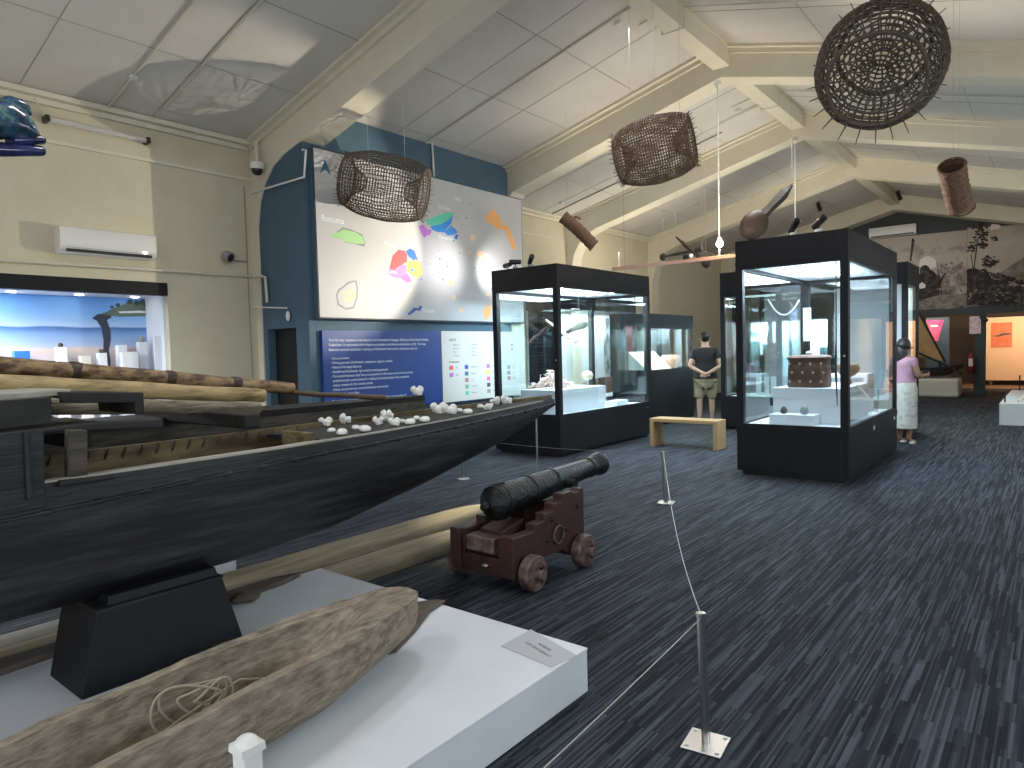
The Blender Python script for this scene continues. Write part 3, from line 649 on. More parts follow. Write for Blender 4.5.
b = MB(); ph = [(-3.62, .2), (-3.70, 1.1), (-3.66, 1.8), (-3.69, 2.3), (-3.74, 2.45), (-3.80, 2.3), (-3.80, 1.5), (-3.83, .8), (-3.78, .2)]
b.prism([(x, y, .208) for x, y in ph], (0, 0, .03)).ball((-3.62, 2.02, .235), (.05, .09, .03), 10, 7, .4, 3)
tag(rebase(b.build('driftwood_strip', 'drift_wood', None, 40, bevel=.004), (-3.7, 1.5, .208)), 'rough brown strip of driftwood on the left edge of the foreground plinth', 'driftwood')

# ---- carved dugout in the foreground
o = thing('dugout', 'rough carved dugout canoe of pale brown wood on the white foreground plinth', 'canoe', (-2.25, .6, .207))
def dg(y): # axis x, half beam, rim z, bottom z
    ax = -2.13-.118*(y+.1); k = (2.22-y)
    hb_ = .215*min(1, (max(k, .0)/.75+.10))**.5 if k < .7 else .215
    return ax, hb_
n = 70; YE = -1.6+3.75*64/70; outer = []; inner = []; y0, y1 = -1.6, 2.15
for i in range(n+1):
    y = y0+(y1-y0)*i/n; ax_, hb_ = dg(y); e = max(0, min(1, (y1-y)/.10)); e = math.sqrt(1-(1-e)**2)*.35+.65
    rz = .50 - .02*max(0, (y-1.5)) + .012*noise.noise(Vector((y*3, 0, 0))); bt = .209+max(0, y-1.5)*.15
    ro, ri = [], []
    for j in range(19):
        t = PI*j/18; c_ = math.cos(t); sg = 1 if c_ >= 0 else -1; s_n = math.sin(t)
        nzv = .010*noise.noise(Vector((y*6, j*.9, 2)))+.006*noise.noise(Vector((y*17, j*2.1, 5)))
        ro.append(Vector((ax_+(hb_*e+nzv)*sg*abs(c_)**.75, y, rz-(rz-bt)*s_n**.75+nzv*.6)))
        hi = max(hb_*e-.045-.045*max(0, 1-(YE-y)/.7), .004); dp = (rz-bt-.06)*min(1, max(0, (YE-y)/.5))
        ri.append(Vector((ax_+(hi+nzv*.8)*sg*abs(c_)**.8, y, rz-.002-dp*s_n**.8+nzv*.5)))
    outer.append(ro); inner.append(ri)
b = MB().loft(outer, True, False)
iE = 64; b.loft(inner[:iE+1], False, False)
for sd in (0, -1): b.loft([[outer[i][sd], (outer[i][sd]+inner[i][sd])/2+Vector((0, 0, .008)), inner[i][sd]] for i in range(iE+1)], False, False)
# solid block of the tip
b.loft([[outer[i][0], outer[i][0]*.5+outer[i][-1]*.5+Vector((0, 0, .012*min(1, (i-iE)/3)-.004)), outer[i][-1]] for i in range(iE, n+1)], False, False)
b.build('hull', 'dugout_wood', o, 60)
b = MB(); cpt = Vector((-2.36, 1.16, .385))
for k in range(4):
    rr = .055+.014*k; b.tube([(cpt.x+.2*rr*math.cos(a)+.03*math.sin(k*2+1), cpt.y-.03*k+rr*1.2*math.cos(a), cpt.z+.02+.75*rr*math.sin(a)+.02*math.sin(2*a+k)) for a in [i*2*PI/26 for i in range(26)]], .0045, 6, closed=True)
b.tube([(cpt.x+.02, cpt.y-.35, .30), (cpt.x, cpt.y-.1, .36), (cpt.x+.02, cpt.y+.1, .42), (cpt.x+.03, cpt.y+.25, .37)], .0045, 6)
tag(rebase(b.build('vine_coil', 'rope', None, True), cpt), 'loose coil of thin vine lying inside the carved dugout', 'coil')
pb = [at(*p, 2, .215) for p in ((446, 601), (436, 600), (392, 606), (384, 655), (396, 652), (415, 632), (430, 612))]
b = MB().prism([(p.x, p.y, .210) for p in pb], (0, 0, .012))
tag(rebase(b.build('paddle', 'drift_wood', None, bevel=.004), (pb[0].x, pb[0].y, .21)), 'dark flat pointed wooden blade sticking out past the tip of the dugout', 'paddle')
o = thing('plinth_post', 'chipped white post with a rounded top at the front of the dugout', 'post', (-1.83, 1.0, .207))
frus(MB(), -1.862, -1.798, .968, 1.032, .207, -1.862, -1.798, .968, 1.032, .475).build('shaft', 'white_gloss', o, bevel=.008)
frus(MB(), -1.868, -1.792, .962, 1.038, .462, -1.866, -1.794, .964, 1.036, .485).ball((-1.83, 1.0, .484), (.034, .034, .022), 12, 6, .2, 5).build('cap', 'white_gloss', o, 40, bevel=.005)

# ---- white shells along the decks
def shell_proto():
    o = MB().ball((0, 0, .014), (.036, .045, .022), 18, 8, .10, 5, 1)
    o.warp(lambda p: (p.x, p.y, max(p.z, 0)*(1+.10*math.cos(9*math.atan2(p.y, p.x))) if p.z > 0 else 0))
    return o.build('shell', 'shell', None, True)
def lump_proto():
    b = MB()
    for k, (x, y, z, r) in enumerate(((0, 0, .035, .04), (.03, .035, .03, .034), (-.02, .04, .06, .033), (.01, -.03, .065, .030))): b.ball((x, y, z), (r*.7, r, r), 10, 8, .45, 4, k)
    return b.build('shell', 'shell', None, 40)
SH = [(312, 424, 'l', .8), (323, 421.5, 'l', .95), (331.5, 431, 's', .7), (342, 433.5, 's', 1.0), (356, 428.5, 's', .7), (365, 430.5, 's', 1), (379, 425, 'l', .85), (387, 421, 'l', 1.1), (393.5, 425, 'l', .7), (402, 423, 's', .7), (410, 424, 's', .95),
      (416.5, 420, 's', .7), (424.6, 422, 's', .95), (438, 414.5, 'l', 1.15), (449, 415, 'l', 1.0), (459, 413.5, 's', .75), (468, 415, 's', .95), (480.5, 410, 's', .8), (489.5, 411.5, 'l', .7), (497, 407, 'l', .95), (504.6, 406.5, 'l', 1.05)]
ps, pl = shell_proto(), lump_proto(); used = set()
ordw = ['first', 'second', 'third', 'fourth', 'fifth', 'sixth', 'seventh', 'eighth', 'ninth', 'tenth', 'eleventh', 'twelfth', 'thirteenth', 'fourteenth', 'fifteenth', 'sixteenth', 'seventeenth', 'eighteenth', 'nineteenth', 'twentieth', 'twenty first']
for i, (px, py, k, s) in enumerate(SH):
    p = at(px, py, 2, 1.145); p.z = ip(G, p.y)+.004; pr_ = ps if k == 's' else pl
    p.x = max(min(p.x, AX+ip(HB, p.y)*.9), AX-ip(HB, p.y)*.9)
    o = pr_ if pr_.name not in used else pr_.copy()
    if pr_.name in used: COL.objects.link(o)
    used.add(pr_.name); o.location = (p.x, p.y, p.z+.006); o.scale = (s*.86, s*.86, s*(1.0 if k == 's' else .72)); o.rotation_euler = (0, 0, random.uniform(0, 6))
    nfb = len(SH)-1-i
    tag(o, ('low rounded' if k == 's' else 'tall knobbly') + ' white shell, ' + ordw[nfb] + ' from the bow tip on the canoe deck', 'shell', 'white shells along the canoe deck')
o = pl.copy(); COL.objects.link(o); o.location = (AF+.0, 4.66, 1.19); o.scale = (.95,)*3
tag(o, 'white shell cluster alone on the tip of the far canoe hull', 'shell', 'white shells along the canoe deck')
tag(rebase(MB().tube([(-3.47, 4.62, .002), (-3.47, 4.62, 1.05)], .008, 8).build('bow_prop', 'steel', None, True), (-3.47, 4.62, 0)), 'thin steel rod propping the canoe bow behind the cannon', 'rod')

# ---- cannon on its carriage
o = thing('cannon', 'old black iron cannon with a flared muzzle lying on a red carriage', 'cannon', (-3.05, 3.9, .40))
a0, a1 = Vector((-3.05, 3.54, .548)), Vector((-3.05, 4.97, .628)); dv = (a1-a0).normalized(); Ln = (a1-a0).length
prof = [(.001, -.125), (.022, -.12), (.034, -.10), (.036, -.085), (.028, -.065), (.022, -.055), (.04, -.045), (.08, -.035), (.098, -.02), (.108, -.005), (.120, 0), (.125, .015), (.121, .03), (.124, .035), (.122, .06), (.127, .065), (.127, .08), (.121, .085), (.113, .40), (.119, .405), (.119, .43), (.108, .435), (.100, .72), (.106, .725), (.106, .745), (.094, .75),
        (.076, 1.28), (.083, 1.285), (.083, 1.305), (.077, 1.31), (.080, 1.36), (.092, 1.42), (.098, 1.46), (.098, 1.48), (.088, 1.50), (.080, 1.51), (.045, 1.512), (.042, 1.50), (.042, 1.25), (.001, 1.24)]
prof = [(r, h*Ln/1.512) for r, h in prof]
MB().lathe(prof, a0, dv, 36).build('barrel', 'iron', o, 35)
tp = a0+dv*.80*Ln*.92/1
MB().tube([a0+dv*.78+Vector((.165, 0, -.02)), a0+dv*.78+Vector((-.165, 0, -.02))], .035, 14).build('trunnion', 'iron', o, True)
MB().ball(a0+dv*.10+Vector((0, 0, .122)), (.02, .03, .01), 10, 6).build('vent_patch', 'iron', o, True)
o = thing('gun_carriage', 'dark red stepped wooden gun carriage with four small wheels', 'carriage', (-3.06, 3.85, 0))
cheek = [(3.44, .09), (3.44, .37), (3.655, .37), (3.655, .415), (3.77, .415), (3.77, .465), (3.88, .465), (3.88, .515), (3.99, .515), (3.99, .565), (4.12, .565), (4.14, .545), (4.20, .545), (4.22, .565), (4.27, .565), (4.27, .13), (4.08, .10), (3.98, .16), (3.75, .16), (3.66, .09)]
for x in (-2.865, -3.32): MB().prism([(x, y, z) for y, z in cheek], (.085, 0, 0)).build('cheek', 'oxblood', o, bevel=.006)
for x0, x1 in ((-2.90, -2.775), (-3.345, -3.25)): MB().box(x0, x1, 3.405, 3.47, .10, .375).build('corner_post', 'oxblood', o, bevel=.006)
MB().box(-3.34, -2.78, 3.43, 3.55, .085, .21).build('rear_transom', 'oxblood', o, bevel=.006)
MB().box(-3.19, -2.94, 3.40, 3.62, .245, .345).build('stool_bed', 'oxblood_worn', o, bevel=.006)
MB().box(-3.24, -2.86, 3.47, 3.60, .19, .27).build('transom', 'oxblood', o, bevel=.006)
MB().box(-3.24, -2.86, 4.12, 4.20, .15, .46).build('front_transom', 'oxblood', o, bevel=.006)
MB().prism([(-3.14, 3.50, .345), (-3.14, 3.50, .375), (-3.14, 3.74, .42), (-3.14, 3.74, .345)], (.20, 0, 0)).build('quoin', 'oxblood', o, bevel=.005)
for y in (3.55, 4.17): MB().box(-3.40, -2.72, y-.045, y+.045, .075, .165).build('axle', 'oxblood', o, bevel=.008)
for y in (3.55, 4.17):
    for x, s in ((-2.725, 1), (-3.375, -1)):
        w = MB().lathe([(.03, -.04), (.112, -.04), (.12, -.03), (.12, .03), (.112, .04), (.075, .042), (.07, .036), (.03, .036)], (x, y, .12), (s, 0, 0), 28, False).build('wheel', 'oxblood_worn', o, 30)
        MB().lathe([(.034, .01), (.036, .085), (.03, .09), (.001, .09)], (x, y, .12), (s, 0, 0), 14).build('axle_end', 'oxblood_worn', w, 30)
        MB().bar((x+s*.07, y, .07), (x+s*.07, y, .17), .012, .012, (0, 1, 0)).build('linchpin', 'iron', w)
ri = MB().tube([(-2.765, 3.92+.062*math.cos(a), .29+.062*math.sin(a)) for a in [i*2*PI/22 for i in range(22)]], .007, 6, closed=True); ri.build('ring', 'oxblood_worn', o, True)
for y, z in ((3.80, .27), (3.92, .352), (4.18, .44), (3.85, .41), (4.02, .30)): MB().ball((-2.778, y, z), (.012, .018, .018), 10, 6).build('bolt', 'iron', o, True)
MB().ball((-3.03, 3.42, .15), (.03, .02, .016), 10, 6).build('bolt', 'steel', o, True)

# ---- barrier posts and wires
def stanchion(x, y, label, h=.53, lean=(0, 0), rot=0.25, disc=False, r=.0165):
    t = thing('barrier_post', label, 'post', (x, y, 0), 'low barrier posts')
    if disc: MB().lathe([(.085, .001), (.085, .008), (.03, .012)], (x, y, 0), n=24).build('base_plate', 'steel', t, True)
    else:
        R = Matrix.Rotation(rot, 3, 'Z'); bb = MB().obox((x, y, .005), (.16, .16, .008), R); bb.build('base_plate', 'steel', t, bevel=.002)
        for i in (-1, 1):
            for j in (-1, 1):
                q = R @ Vector((i*.06, j*.06, 0)); MB().lathe([(.009, .008), (.009, .013), (.004, .015)], (x+q.x, y+q.y, 0), n=8).build('screw', 'steel', t, True)
    top = Vector((x+lean[0], y+lean[1], h))
    MB().tube([(x, y, .008), top], r, 16).build('pole', 'steel', t, True)
    MB().lathe([(r*1.15, -.012), (r*1.15, .004), (r*.7, .007)], top, n=16).build('cap', 'steel', t, True)
    return top
t1 = stanchion(-1.096, 2.544, 'steel barrier post nearest the viewer with a square base plate', .535, (-.012, -.01), .12)
t2 = stanchion(-3.144, 6.371, 'steel barrier post on the open carpet beyond the cannon muzzle', .53, (-.02, 0), r=.024)
g3 = at(463, 479, 2, 0)
t3 = stanchion(g3.x, g3.y, 'barrier post on a round base half hidden behind the canoe bow', .53, disc=True)
q = at(545, 764, 2, .50); d = (q-t1); d.z = 0; t0 = t1+d*((t1.y+.5)/abs(d.y)) if abs(d.y) > 0 else t1
t0.z = .50
def sag(a, b, s, n=16): return [a.lerp(b, i/n)-Vector((0, 0, s*4*(i/n)*(1-i/n))) for i in range(n+1)]
def wire(a, b, s, label):
    tag(rebase(MB().tube(sag(a, b, s), .0022, 6).build('barrier_wire', 'wire', None, True), a), label, 'wire', 'wires of the low barrier')
wire(t1-Vector((0, 0, .02)), t0, .02, 'straight barrier wire running from the nearest post towards the viewer')
wire(t1, t2, .18, 'sagging barrier wire between the nearest post and the post beyond the cannon')
wire(t2, t3, .05, 'far barrier wire passing behind the cannon to the round based post')
# ------------------------------------------------------------------ glass display cases
def add_text_tag(par, x, y, z, ax):
    if ax == 'x': MB().box(x, x+.004, y-.03, y+.03, z-.025, z+.025).build('label_tag', 'print_cream', par)
    else: MB().box(x-.03, x+.03, y-.004, y, z-.025, z+.025).build('label_tag', 'print_cream', par)
def case(label, x0, x1, y0, y1, zb=.60, zh=2.52, zt=2.87, lamps=((.25, .2), (.5, .2), (.75, .2), (.25, .8), (.5, .8), (.75, .8)), deck=True, faces='xyXY', name='display_case', power=26, colr=(.78, .9, 1), header=None, lightz=None, tags=()):
    t = thing(name, label, 'display case', ((x0+x1)/2, (y0+y1)/2, 0)); p = .085
    MB().box(x0+.05, x1-.05, y0+.05, y1-.05, 0, .05).build('plinth', 'case_seam', t)
    b = MB().use('black_case').box(x0, x1, y0, y1, .05, zb-.07)
    b.box(x0-.006, x1+.006, y0-.006, y1+.006, zb-.07, zb).use('case_seam')
    for x in (x0+p, x1-p): b.box(x-.004, x+.004, y0-.001, y0, .06, zb-.09)
    ym = (y0+y1)/2
    b.box(x1, x1+.001, ym-.003, ym+.003, .06, zb-.09).box(x1, x1+.001, y0+p-.004, y0+p+.004, .06, zb-.09)
    b.build('base', None, t)
    hb = MB().use('black_case').box(x0, x1, y0, y1, zh+.07, zt).box(x0-.004, x1+.004, y0-.004, y1+.004, zh+.055, zh+.085).use('case_seam')
    for x in (x0+p,): hb.box(x-.004, x+.004, y0-.001, y0, zh+.09, zt)
    hb.box(x1-p-.004, x1-p+.004, y0-.001, y0, zh+.09, zt)
    hb.build('header', None, t)
    for x in (x0, x1-p):
        for y in (y0, y1-p): MB().box(x, x+p, y, y+p, zb, zh+.07).build('corner_post', 'black_case', t)
    for za, zc in ((zh, zh+.07), (zb, zb+.035)):
        for y in (y0, y1-.05): MB().box(x0+p, x1-p, y, y+.05, za, zc).build('rail', 'black_case', t)
        for x in (x0, x1-.05): MB().box(x, x+.05, y0+p, y1-p, za, zc).build('rail', 'black_case', t)
    for f, q in (('y', (x0+p, x1-p, y0+.02, y0+.026)), ('Y', (x0+p, x1-p, y1-.026, y1-.02)), ('x', (x0+.02, x0+.026, y0+p, y1-p)), ('X', (x1-.026, x1-.02, y0+p, y1-p))):
        if f in faces: MB().box(*q, zb+.035, zh).build('glass_pane', 'glass', t)
        else: MB().box(*q, zb+.035, zh).build('back_panel', 'case_white', t)
    MB().box(x0+.05, x1-.05, y0+.05, y1-.05, zb-.01, zb+.012).build('deck', 'case_white', t)
    MB().box(x0+.05, x1-.05, y0+.05, y1-.05, zh+.05, zh+.068).build('ceiling_panel', 'case_white', t)
    for u, v in lamps:
        x, y = x0+(x1-x0)*(.12+.76*u), y0+(y1-y0)*(.05+.9*v)
        MB().lathe([(.045, .052), (.045, .044), (.03, .042)], (x, y, zh), n=16).build('downlight', 'lamp_on', t, True)
    for q in tags: add_text_tag(t, *q)
    MB().ball((x1-p*.5, y0-.004, zb+.85), (.012, .008, .012), 8, 6).build('lock', 'steel', t, True)
    if power: light('AREA', 'case_light', ((x0+x1)/2, ym, (lightz or zh)+.035), power, colr, shape='RECTANGLE', size=(x1-x0)*.7, size_y=(y1-y0)*.85).rotation_euler = (0, 0, 0)
    if power: light('AREA', 'case_light', ((x0+x1)/2, ym, zh-.45), power*.22, colr, ((x0+x1)/2, ym, zh), shape='RECTANGLE', size=(x1-x0)*.4, size_y=(y1-y0)*.4)  # added upward panel floating in the case to brighten its ceiling
    return t
RC = (-3.125, -1.85, 8.31, 11.22)
case('large black glass case nearest on the right, holding a lidded basket', *RC, tags=((-1.85, 9.66, .50, 'x'), (-1.85, 11.02, .50, 'x')), power=135, colr=(.70, .85, 1))
LC = (-7.01, -5.755, 8.25, 11.13)
case('black glass case beside the map with a white block and dried fibres', *LC, tags=((-5.755, 11.0, .55, 'x'),), power=125, colr=(.72, .87, 1))
# things inside the right case
o = thing('white_block', 'large white display block inside the right glass case under the basket', 'block', (-2.4, 9.4, .612))
P0 = at(771, 385, 1, 8.85); 
MB().box(-2.84, -2.02, 8.80, 10.2, .612, 1.05).build('block', 'case_white', o, bevel=.004)
o = tag(rebase(MB().box(-2.80, -2.28, 8.52, 8.845, .612, .74).build('white_step', 'case_white', None, bevel=.004), (-2.5, 8.7, .612)), 'low white step in front of the basket block in the right case', 'block')
# lidded basket: woven dark brown with shell diamonds
m = bpy.data.materials.new('basket_weave'); m.use_nodes = True; N, L = m.node_tree.nodes, m.node_tree.links; bs = N['Principled BSDF']; bs.inputs['Roughness'].default_value = .7
tc = N.new('ShaderNodeTexCoord'); mp = N.new('ShaderNodeMapping'); mp.inputs['Scale'].default_value = (10, 10, 8); mp.inputs['Rotation'].default_value = (0, 0, 0)
ck = N.new('ShaderNodeTexChecker'); ck.inputs['Scale'].default_value = 10; ck.inputs['Color1'].default_value = (.075, .03, .018, 1); ck.inputs['Color2'].default_value = (.14, .07, .042, 1)
L.new(tc.outputs['Object'], mp.inputs[0]); L.new(mp.outputs[0], ck.inputs['Vector']); L.new(ck.outputs[0], bs.inputs['Base Color']); MATS['basket_weave'] = m
BC = Vector((-2.47, 9.06, 1.05)); 
o = thing('woven_basket', 'dark brown lidded basket with pale star pattern on the white block', 'basket', BC)
def rrect(w, d, z, n=32): 
    return [Vector((BC.x+w*(1 if math.cos(a) >= 0 else -1)*abs(math.cos(a))**.55, BC.y+d*(1 if math.sin(a) >= 0 else -1)*abs(math.sin(a))**.55, BC.z+z)) for a in [i*2*PI/n for i in range(n)]]
MB().loft([rrect(.235, .17, 0), rrect(.25, .18, .02), rrect(.235, .17, .36)]).build('body', 'basket_weave', o, 40)
MB().loft([rrect(.25, .185, .35), rrect(.255, .19, .375), rrect(.23, .165, .40), rrect(.05, .04, .41)]).build('lid', 'basket_weave', o, 40)
MB().ball(BC+Vector((0, 0, .43)), (.045, .03, .022), 12, 8).build('knob', 'print_cream', o, True)
b = MB()
for r_, z in enumerate((.08, .19, .30)):
    for k in range(4):
        x = BC.x-.19+.125*k+(.03 if r_ == 1 else 0); y = BC.y-.180; s = .026
        for a in range(4): 
            an = a*PI/2; b.prism([(x+.006*math.cos(an+PI/2), y, BC.z+z+.006*math.sin(an+PI/2)), (x+s*math.cos(an), y, BC.z+z+s*math.sin(an)), (x-.006*math.cos(an+PI/2), y, BC.z+z-.006*math.sin(an+PI/2)), (x, y, BC.z+z)], (0, -.004, 0))
b.build('star_pattern', 'print_cream', o)
for x, lab, rr in ((-2.66, 'smaller dark egg shaped pot on the white step in the right case', .042), (-2.42, 'larger grey egg shaped pot on the white step in the right case', .052)):
    tag(rebase(MB().lathe([(rr*.5, 0), (rr*.95, rr*.5), (rr, rr*.9), (rr*.8, rr*1.6), (rr*.35, rr*2.1), (.004, rr*2.25)], (x, 8.65, .74), n=18).build('egg_pot', 'ink_grey' if rr > .05 else 'drift_wood', None, True), (x, 8.65, .74)), lab, 'pot')
# hanging necklace, cord, banner, carved figure, bowl, far mounts
A, B = at(768, 299, 1, 10.6), at(799, 300, 1, 10.6); Cn = at(784, 312, 1, 10.6)
tag(rebase(MB().tube([A.lerp(B, k/20)-Vector((0, 0, (A.z+B.z)/2*0+ (A.z-Cn.z+.02)*(1-((k-10)/10)**2))) for k in range(21)], .011, 8).build('shell_necklace', 'shell', None, True), A), 'white shell necklace hanging in a curve inside the right case', 'necklace')
A = at(836, 268, 1, 8.6); A.z = 2.56
tag(rebase(MB().tube([A, A+Vector((.0, 0, -.9)), A+Vector((-.01, .01, -1.25)), A+Vector((.01, 0, -1.7))], [.006, .008, .016, .004], 8).build('tassel', 'dark_wood', None, True), A-Vector((0, 0, 1.7))), 'long dark tasselled cord hanging near the front corner of the right case', 'cord')
mat('lilac_print', (.35, .38, .62), .6, (.6, .64, .8), 9)
A, B = at(803, 308, 1, 10.9), at(811, 341, 1, 10.9)
tag(rebase(MB().box(A.x, B.x, 10.9, 10.91, B.z, A.z).build('picture_panel', 'lilac_print', None), (A.x, 10.9, B.z)), 'narrow lilac picture panel hanging at the back of the right case', 'picture')
A, B = at(873, 330, 0, -2.6), at(887, 347, 0, -2.6)
tag(rebase(MB().box(-2.61, -2.60, min(A.y, B.y), max(A.y, B.y), B.z, A.z).build('picture_panel', 'lilac_print', None), (-2.6, A.y, B.z)), 'small pale blue picture panel seen through the side glass of the right case', 'picture')
o = thing('carved_bowl', 'round golden brown carved bowl standing behind the basket', 'bowl', (-2.25, 9.9, 1.03))
MB().lathe([(.06, 0), (.05, .05), (.03, .10), (.12, .16), (.15, .22), (.13, .28), (.02, .30)], (-2.2, 9.85, 1.03), n=20).build('bowl', 'pole_brown', o, True)
o = thing('white_stand', 'white stand with a grey picture at the far end of the right case', 'stand', (-2.3, 10.8, .612))
MB().box(-2.62, -2.1, 10.55, 10.95, .612, 1.15).build('block', 'case_white', o, bevel=.004)
MB().box(-2.60, -2.15, 10.53, 10.545, .80, 1.10).build('print', 'ink_grey', o)
# things inside the left case
o = tag(rebase(MB().box(-6.72, -6.02, 8.55, 10.0, .612, .98).build('white_block', 'case_white', None, bevel=.004), (-6.4, 9.3, .612)), 'large white block inside the left glass case carrying dried fibres', 'block')
o = tag(rebase(MB().box(-6.1, -5.9, 10.15, 10.55, .612, .70).build('white_step', 'case_white', None, bevel=.004), (-6, 10.3, .612)), 'small white step at the far right corner of the left glass case', 'block')
mat('fibre', (.50, .30, .22), .8, (.70, .55, .45), 30); mat('coral_white', (.78, .70, .66), .8)
b = MB(); c0 = Vector((-6.42, 9.0, 1.0))
for i in range(170):
    a = random.uniform(0, 2*PI); r = random.uniform(0, .40)**1; h = .26*(1-r/.42); p = c0+Vector((r*.8*math.cos(a), r*math.sin(a), h*random.uniform(.3, 1)))
    e = Vector((random.uniform(-1, 1), random.uniform(-1, 1), random.uniform(-.4, .5))).normalized()*random.uniform(.05, .12)
    b.use('fibre' if random.random() < .6 else 'coral_white'); b.tube([p-e, p+Vector((0, 0, .03)), p+e], .008, 5)
o = b.build('fibre_heap', None, None, True); rebase(o, (-6.42, 9.0, .98)); tag(o, 'untidy heap of pinkish dried fibres on the white block', 'fibre heap', kind='stuff')
o = thing('netted_ball', 'round yellowish woven ball on a thin stand in the left case', 'ball', (-6.2, 9.72, .98)); 
MB().lathe([(.03, 0), (.03, .006), (.008, .01), (.008, .11)], (-6.2, 9.72, .98), n=12).build('stand', 'steel', o, True)
mat('sponge', (.55, .46, .28), .8, (.75, .68, .48), 30)
MB().ball((-6.2, 9.72, 1.16), (.10, .10, .075), 18, 12, .2, 9).build('ball', 'sponge', o, 60)
A = at(607, 335, 1, 10.0)
def club(a, b_, label, m, r=.03):
    o = thing('hanging_club', label, 'club', b_); MB().tube([a, a.lerp(b_, .4), a.lerp(b_, .8), b_], [r*1.9, r*.8, r*.6, r*.4], 12).build('shaft', m, o, True)
    MB().ball(a, (r*1.9, r*2.0, r*1.7), 12, 8, .2).build('head', m, o, True)
    for q in (a.lerp(b_, .15), a.lerp(b_, .85)): MB().tube([q, (q.x, q.y, 2.57)], .0015, 4).build('wire', 'wire', o)
club(at(583, 324, 1, 9.9), at(556, 338, 1, 9.9), 'short dark club hanging crosswise in the left glass case', 'old_grey_wood', .045)
A, B = at(546, 320, 1, 9.8), at(575, 342, 1, 9.8); q = at(581, 335, 1, 9.8)
o = thing('hanging_hook', 'pale curved hook hanging across the dark club in the left case', 'hook', B)
MB().tube([A, A.lerp(B, .5), B, B.lerp(q, .5)+Vector((0, 0, -.01)), q, q+Vector((-.03, 0, .05))], [.02, .03, .035, .025, .015, .006], 10).build('shaft', 'fibre', o, True)
# spotlights standing on the case tops
def spot(x, y, z, d, label, name='spotlight', group=None):
    t = thing(name, label, 'spotlight', (x, y, z), group); d = Vector(d).normalized()
    MB().lathe([(.045, 0), (.045, .035), (.02, .04)], (x, y, z), n=14).build('foot', 'white_gloss' if z < 3 and x > -4 else 'ink_grey', t, True)
    P = Vector((x, y, z+.11)); MB().tube([(x, y, z+.03), P], .008, 8).build('stem', 'black_plastic', t, True)
    MB().lathe([(.028, -.10), (.036, -.09), (.040, .08), (.036, .085), (.030, .07)], P+d*.01, d, 18).build('head', 'black_plastic', t, 30); return t, P+d*.12
P = at(794, 231, 1, 8.40); spot(P.x, 8.40, 2.87, (.45, -.3, .55), 'left spotlight standing on top of the right glass case')
P = at(819, 228, 1, 8.38); spot(P.x, 8.38, 2.87, (.45, -.2, .35), 'right spotlight standing on top of the right glass case')
_, S1 = spot(-6.92, 8.55, 2.87, (-.8, .3, -.05), 'left spotlight standing on top of the left glass case')
_, S2 = spot(-6.6, 8.35, 2.87, (-.9, -.5, .04), 'middle spotlight standing on top of the left glass case')
_, S3 = spot(-6.28, 8.32, 2.87, (.5, -.4, .35), 'right spotlight standing on top of the left glass case')
# ---- cases beyond
case('tall black glass case directly behind the right case with pale panel', -3.1, -1.92, 12.55, 13.7, zt=2.87, faces='xX', power=30, colr=(.8, 1, .9), lamps=((.3, .3), (.7, .3)))
case('tall dark glass case half hidden behind the left edge of the right case', -5.08, -3.95, 12.7, 14.1, zt=2.98, faces='yYXx', power=22, colr=(.85, 1, .95), lamps=((.3, .3), (.7, .3)))
CX = -6.35; ya, yb = at(650, 330, 0, CX).y, at(693, 330, 0, CX).y
zt_ = at(650, 313.5, 0, CX).z; zh_ = at(650, 325, 0, CX).z; zb_ = at(650, 372, 0, CX).z
case('low black glass case with pale display behind the wooden bench', CX-.85, CX, ya-.05, yb, zb=zb_, zh=zh_-.07, zt=zt_, power=34, colr=(1, .93, .75), lamps=((.5, .2), (.5, .8)), faces='xyXY')
o = tag(rebase(MB().prism([(CX-.55, ya+.1, zb_+.01), (CX-.12, ya+.1, zb_+.01), (CX-.55, ya+.1, zb_+.40)], (0, yb-ya-.9, 0)).build('sloped_mount', 'print_cream', None, bevel=.004), (CX-.3, ya+.4, zb_)), 'sloped cream mount inside the low case behind the bench', 'mount')
tag(rebase(MB().lathe([(.12, 0), (.22, .10), (.24, .2), (.18, .30), (.17, .30), (.20, .2), (.1, .05)], (CX-.35, yb-.42, zb_+.012), n=20).build('clay_bowl', 'fibre', None, True), (CX-.35, yb-.42, zb_+.012)), 'round clay bowl inside the low case behind the bench', 'bowl')
for x, y, h, r, m_, lab in ((-4.80, 13.2, 1.05, .035, 'dark_wood', 'tall dark club standing at the left in the dark case behind the right case'), (-4.55, 13.5, .80, .05, 'drift_wood', 'shorter knobbed club standing second in the dark case behind the right case'), (-4.28, 13.1, 1.25, .03, 'pole_brown', 'tallest thin brown spear club in the dark case behind the right case')):
    o = thing('standing_club', lab, 'club', (x, y, .612))
    MB().box(x-.07, x+.07, y-.07, y+.07, .612, .66).build('foot', 'case_white', o)
    MB().lathe([(r*.6, .05), (r*.5, h*.5), (r*.8, h*.72), (r*1.8, h*.86), (r*1.5, h*.96), (.004, h)], (x, y, .612), n=12).build('shaft', m_, o, True)
o = thing('shield_panel', 'oval woven shield leaning on a white block in the dark case behind the right case', 'shield', (-4.45, 13.8, .612))
MB().box(-4.75, -4.15, 13.70, 13.95, .612, .95).build('block', 'case_white', o)
MB().loft([[(-4.45+.20*math.cos(a)*k, 13.78+.03*(1-k)+dy, 1.30+.34*math.sin(a)*k) for a in [i*2*PI/24 for i in range(24)]] for k, dy in ((1, 0), (.98, -.02), (.6, -.05), (.1, -.06))]).build('shield', 'basket_weave', o, True)
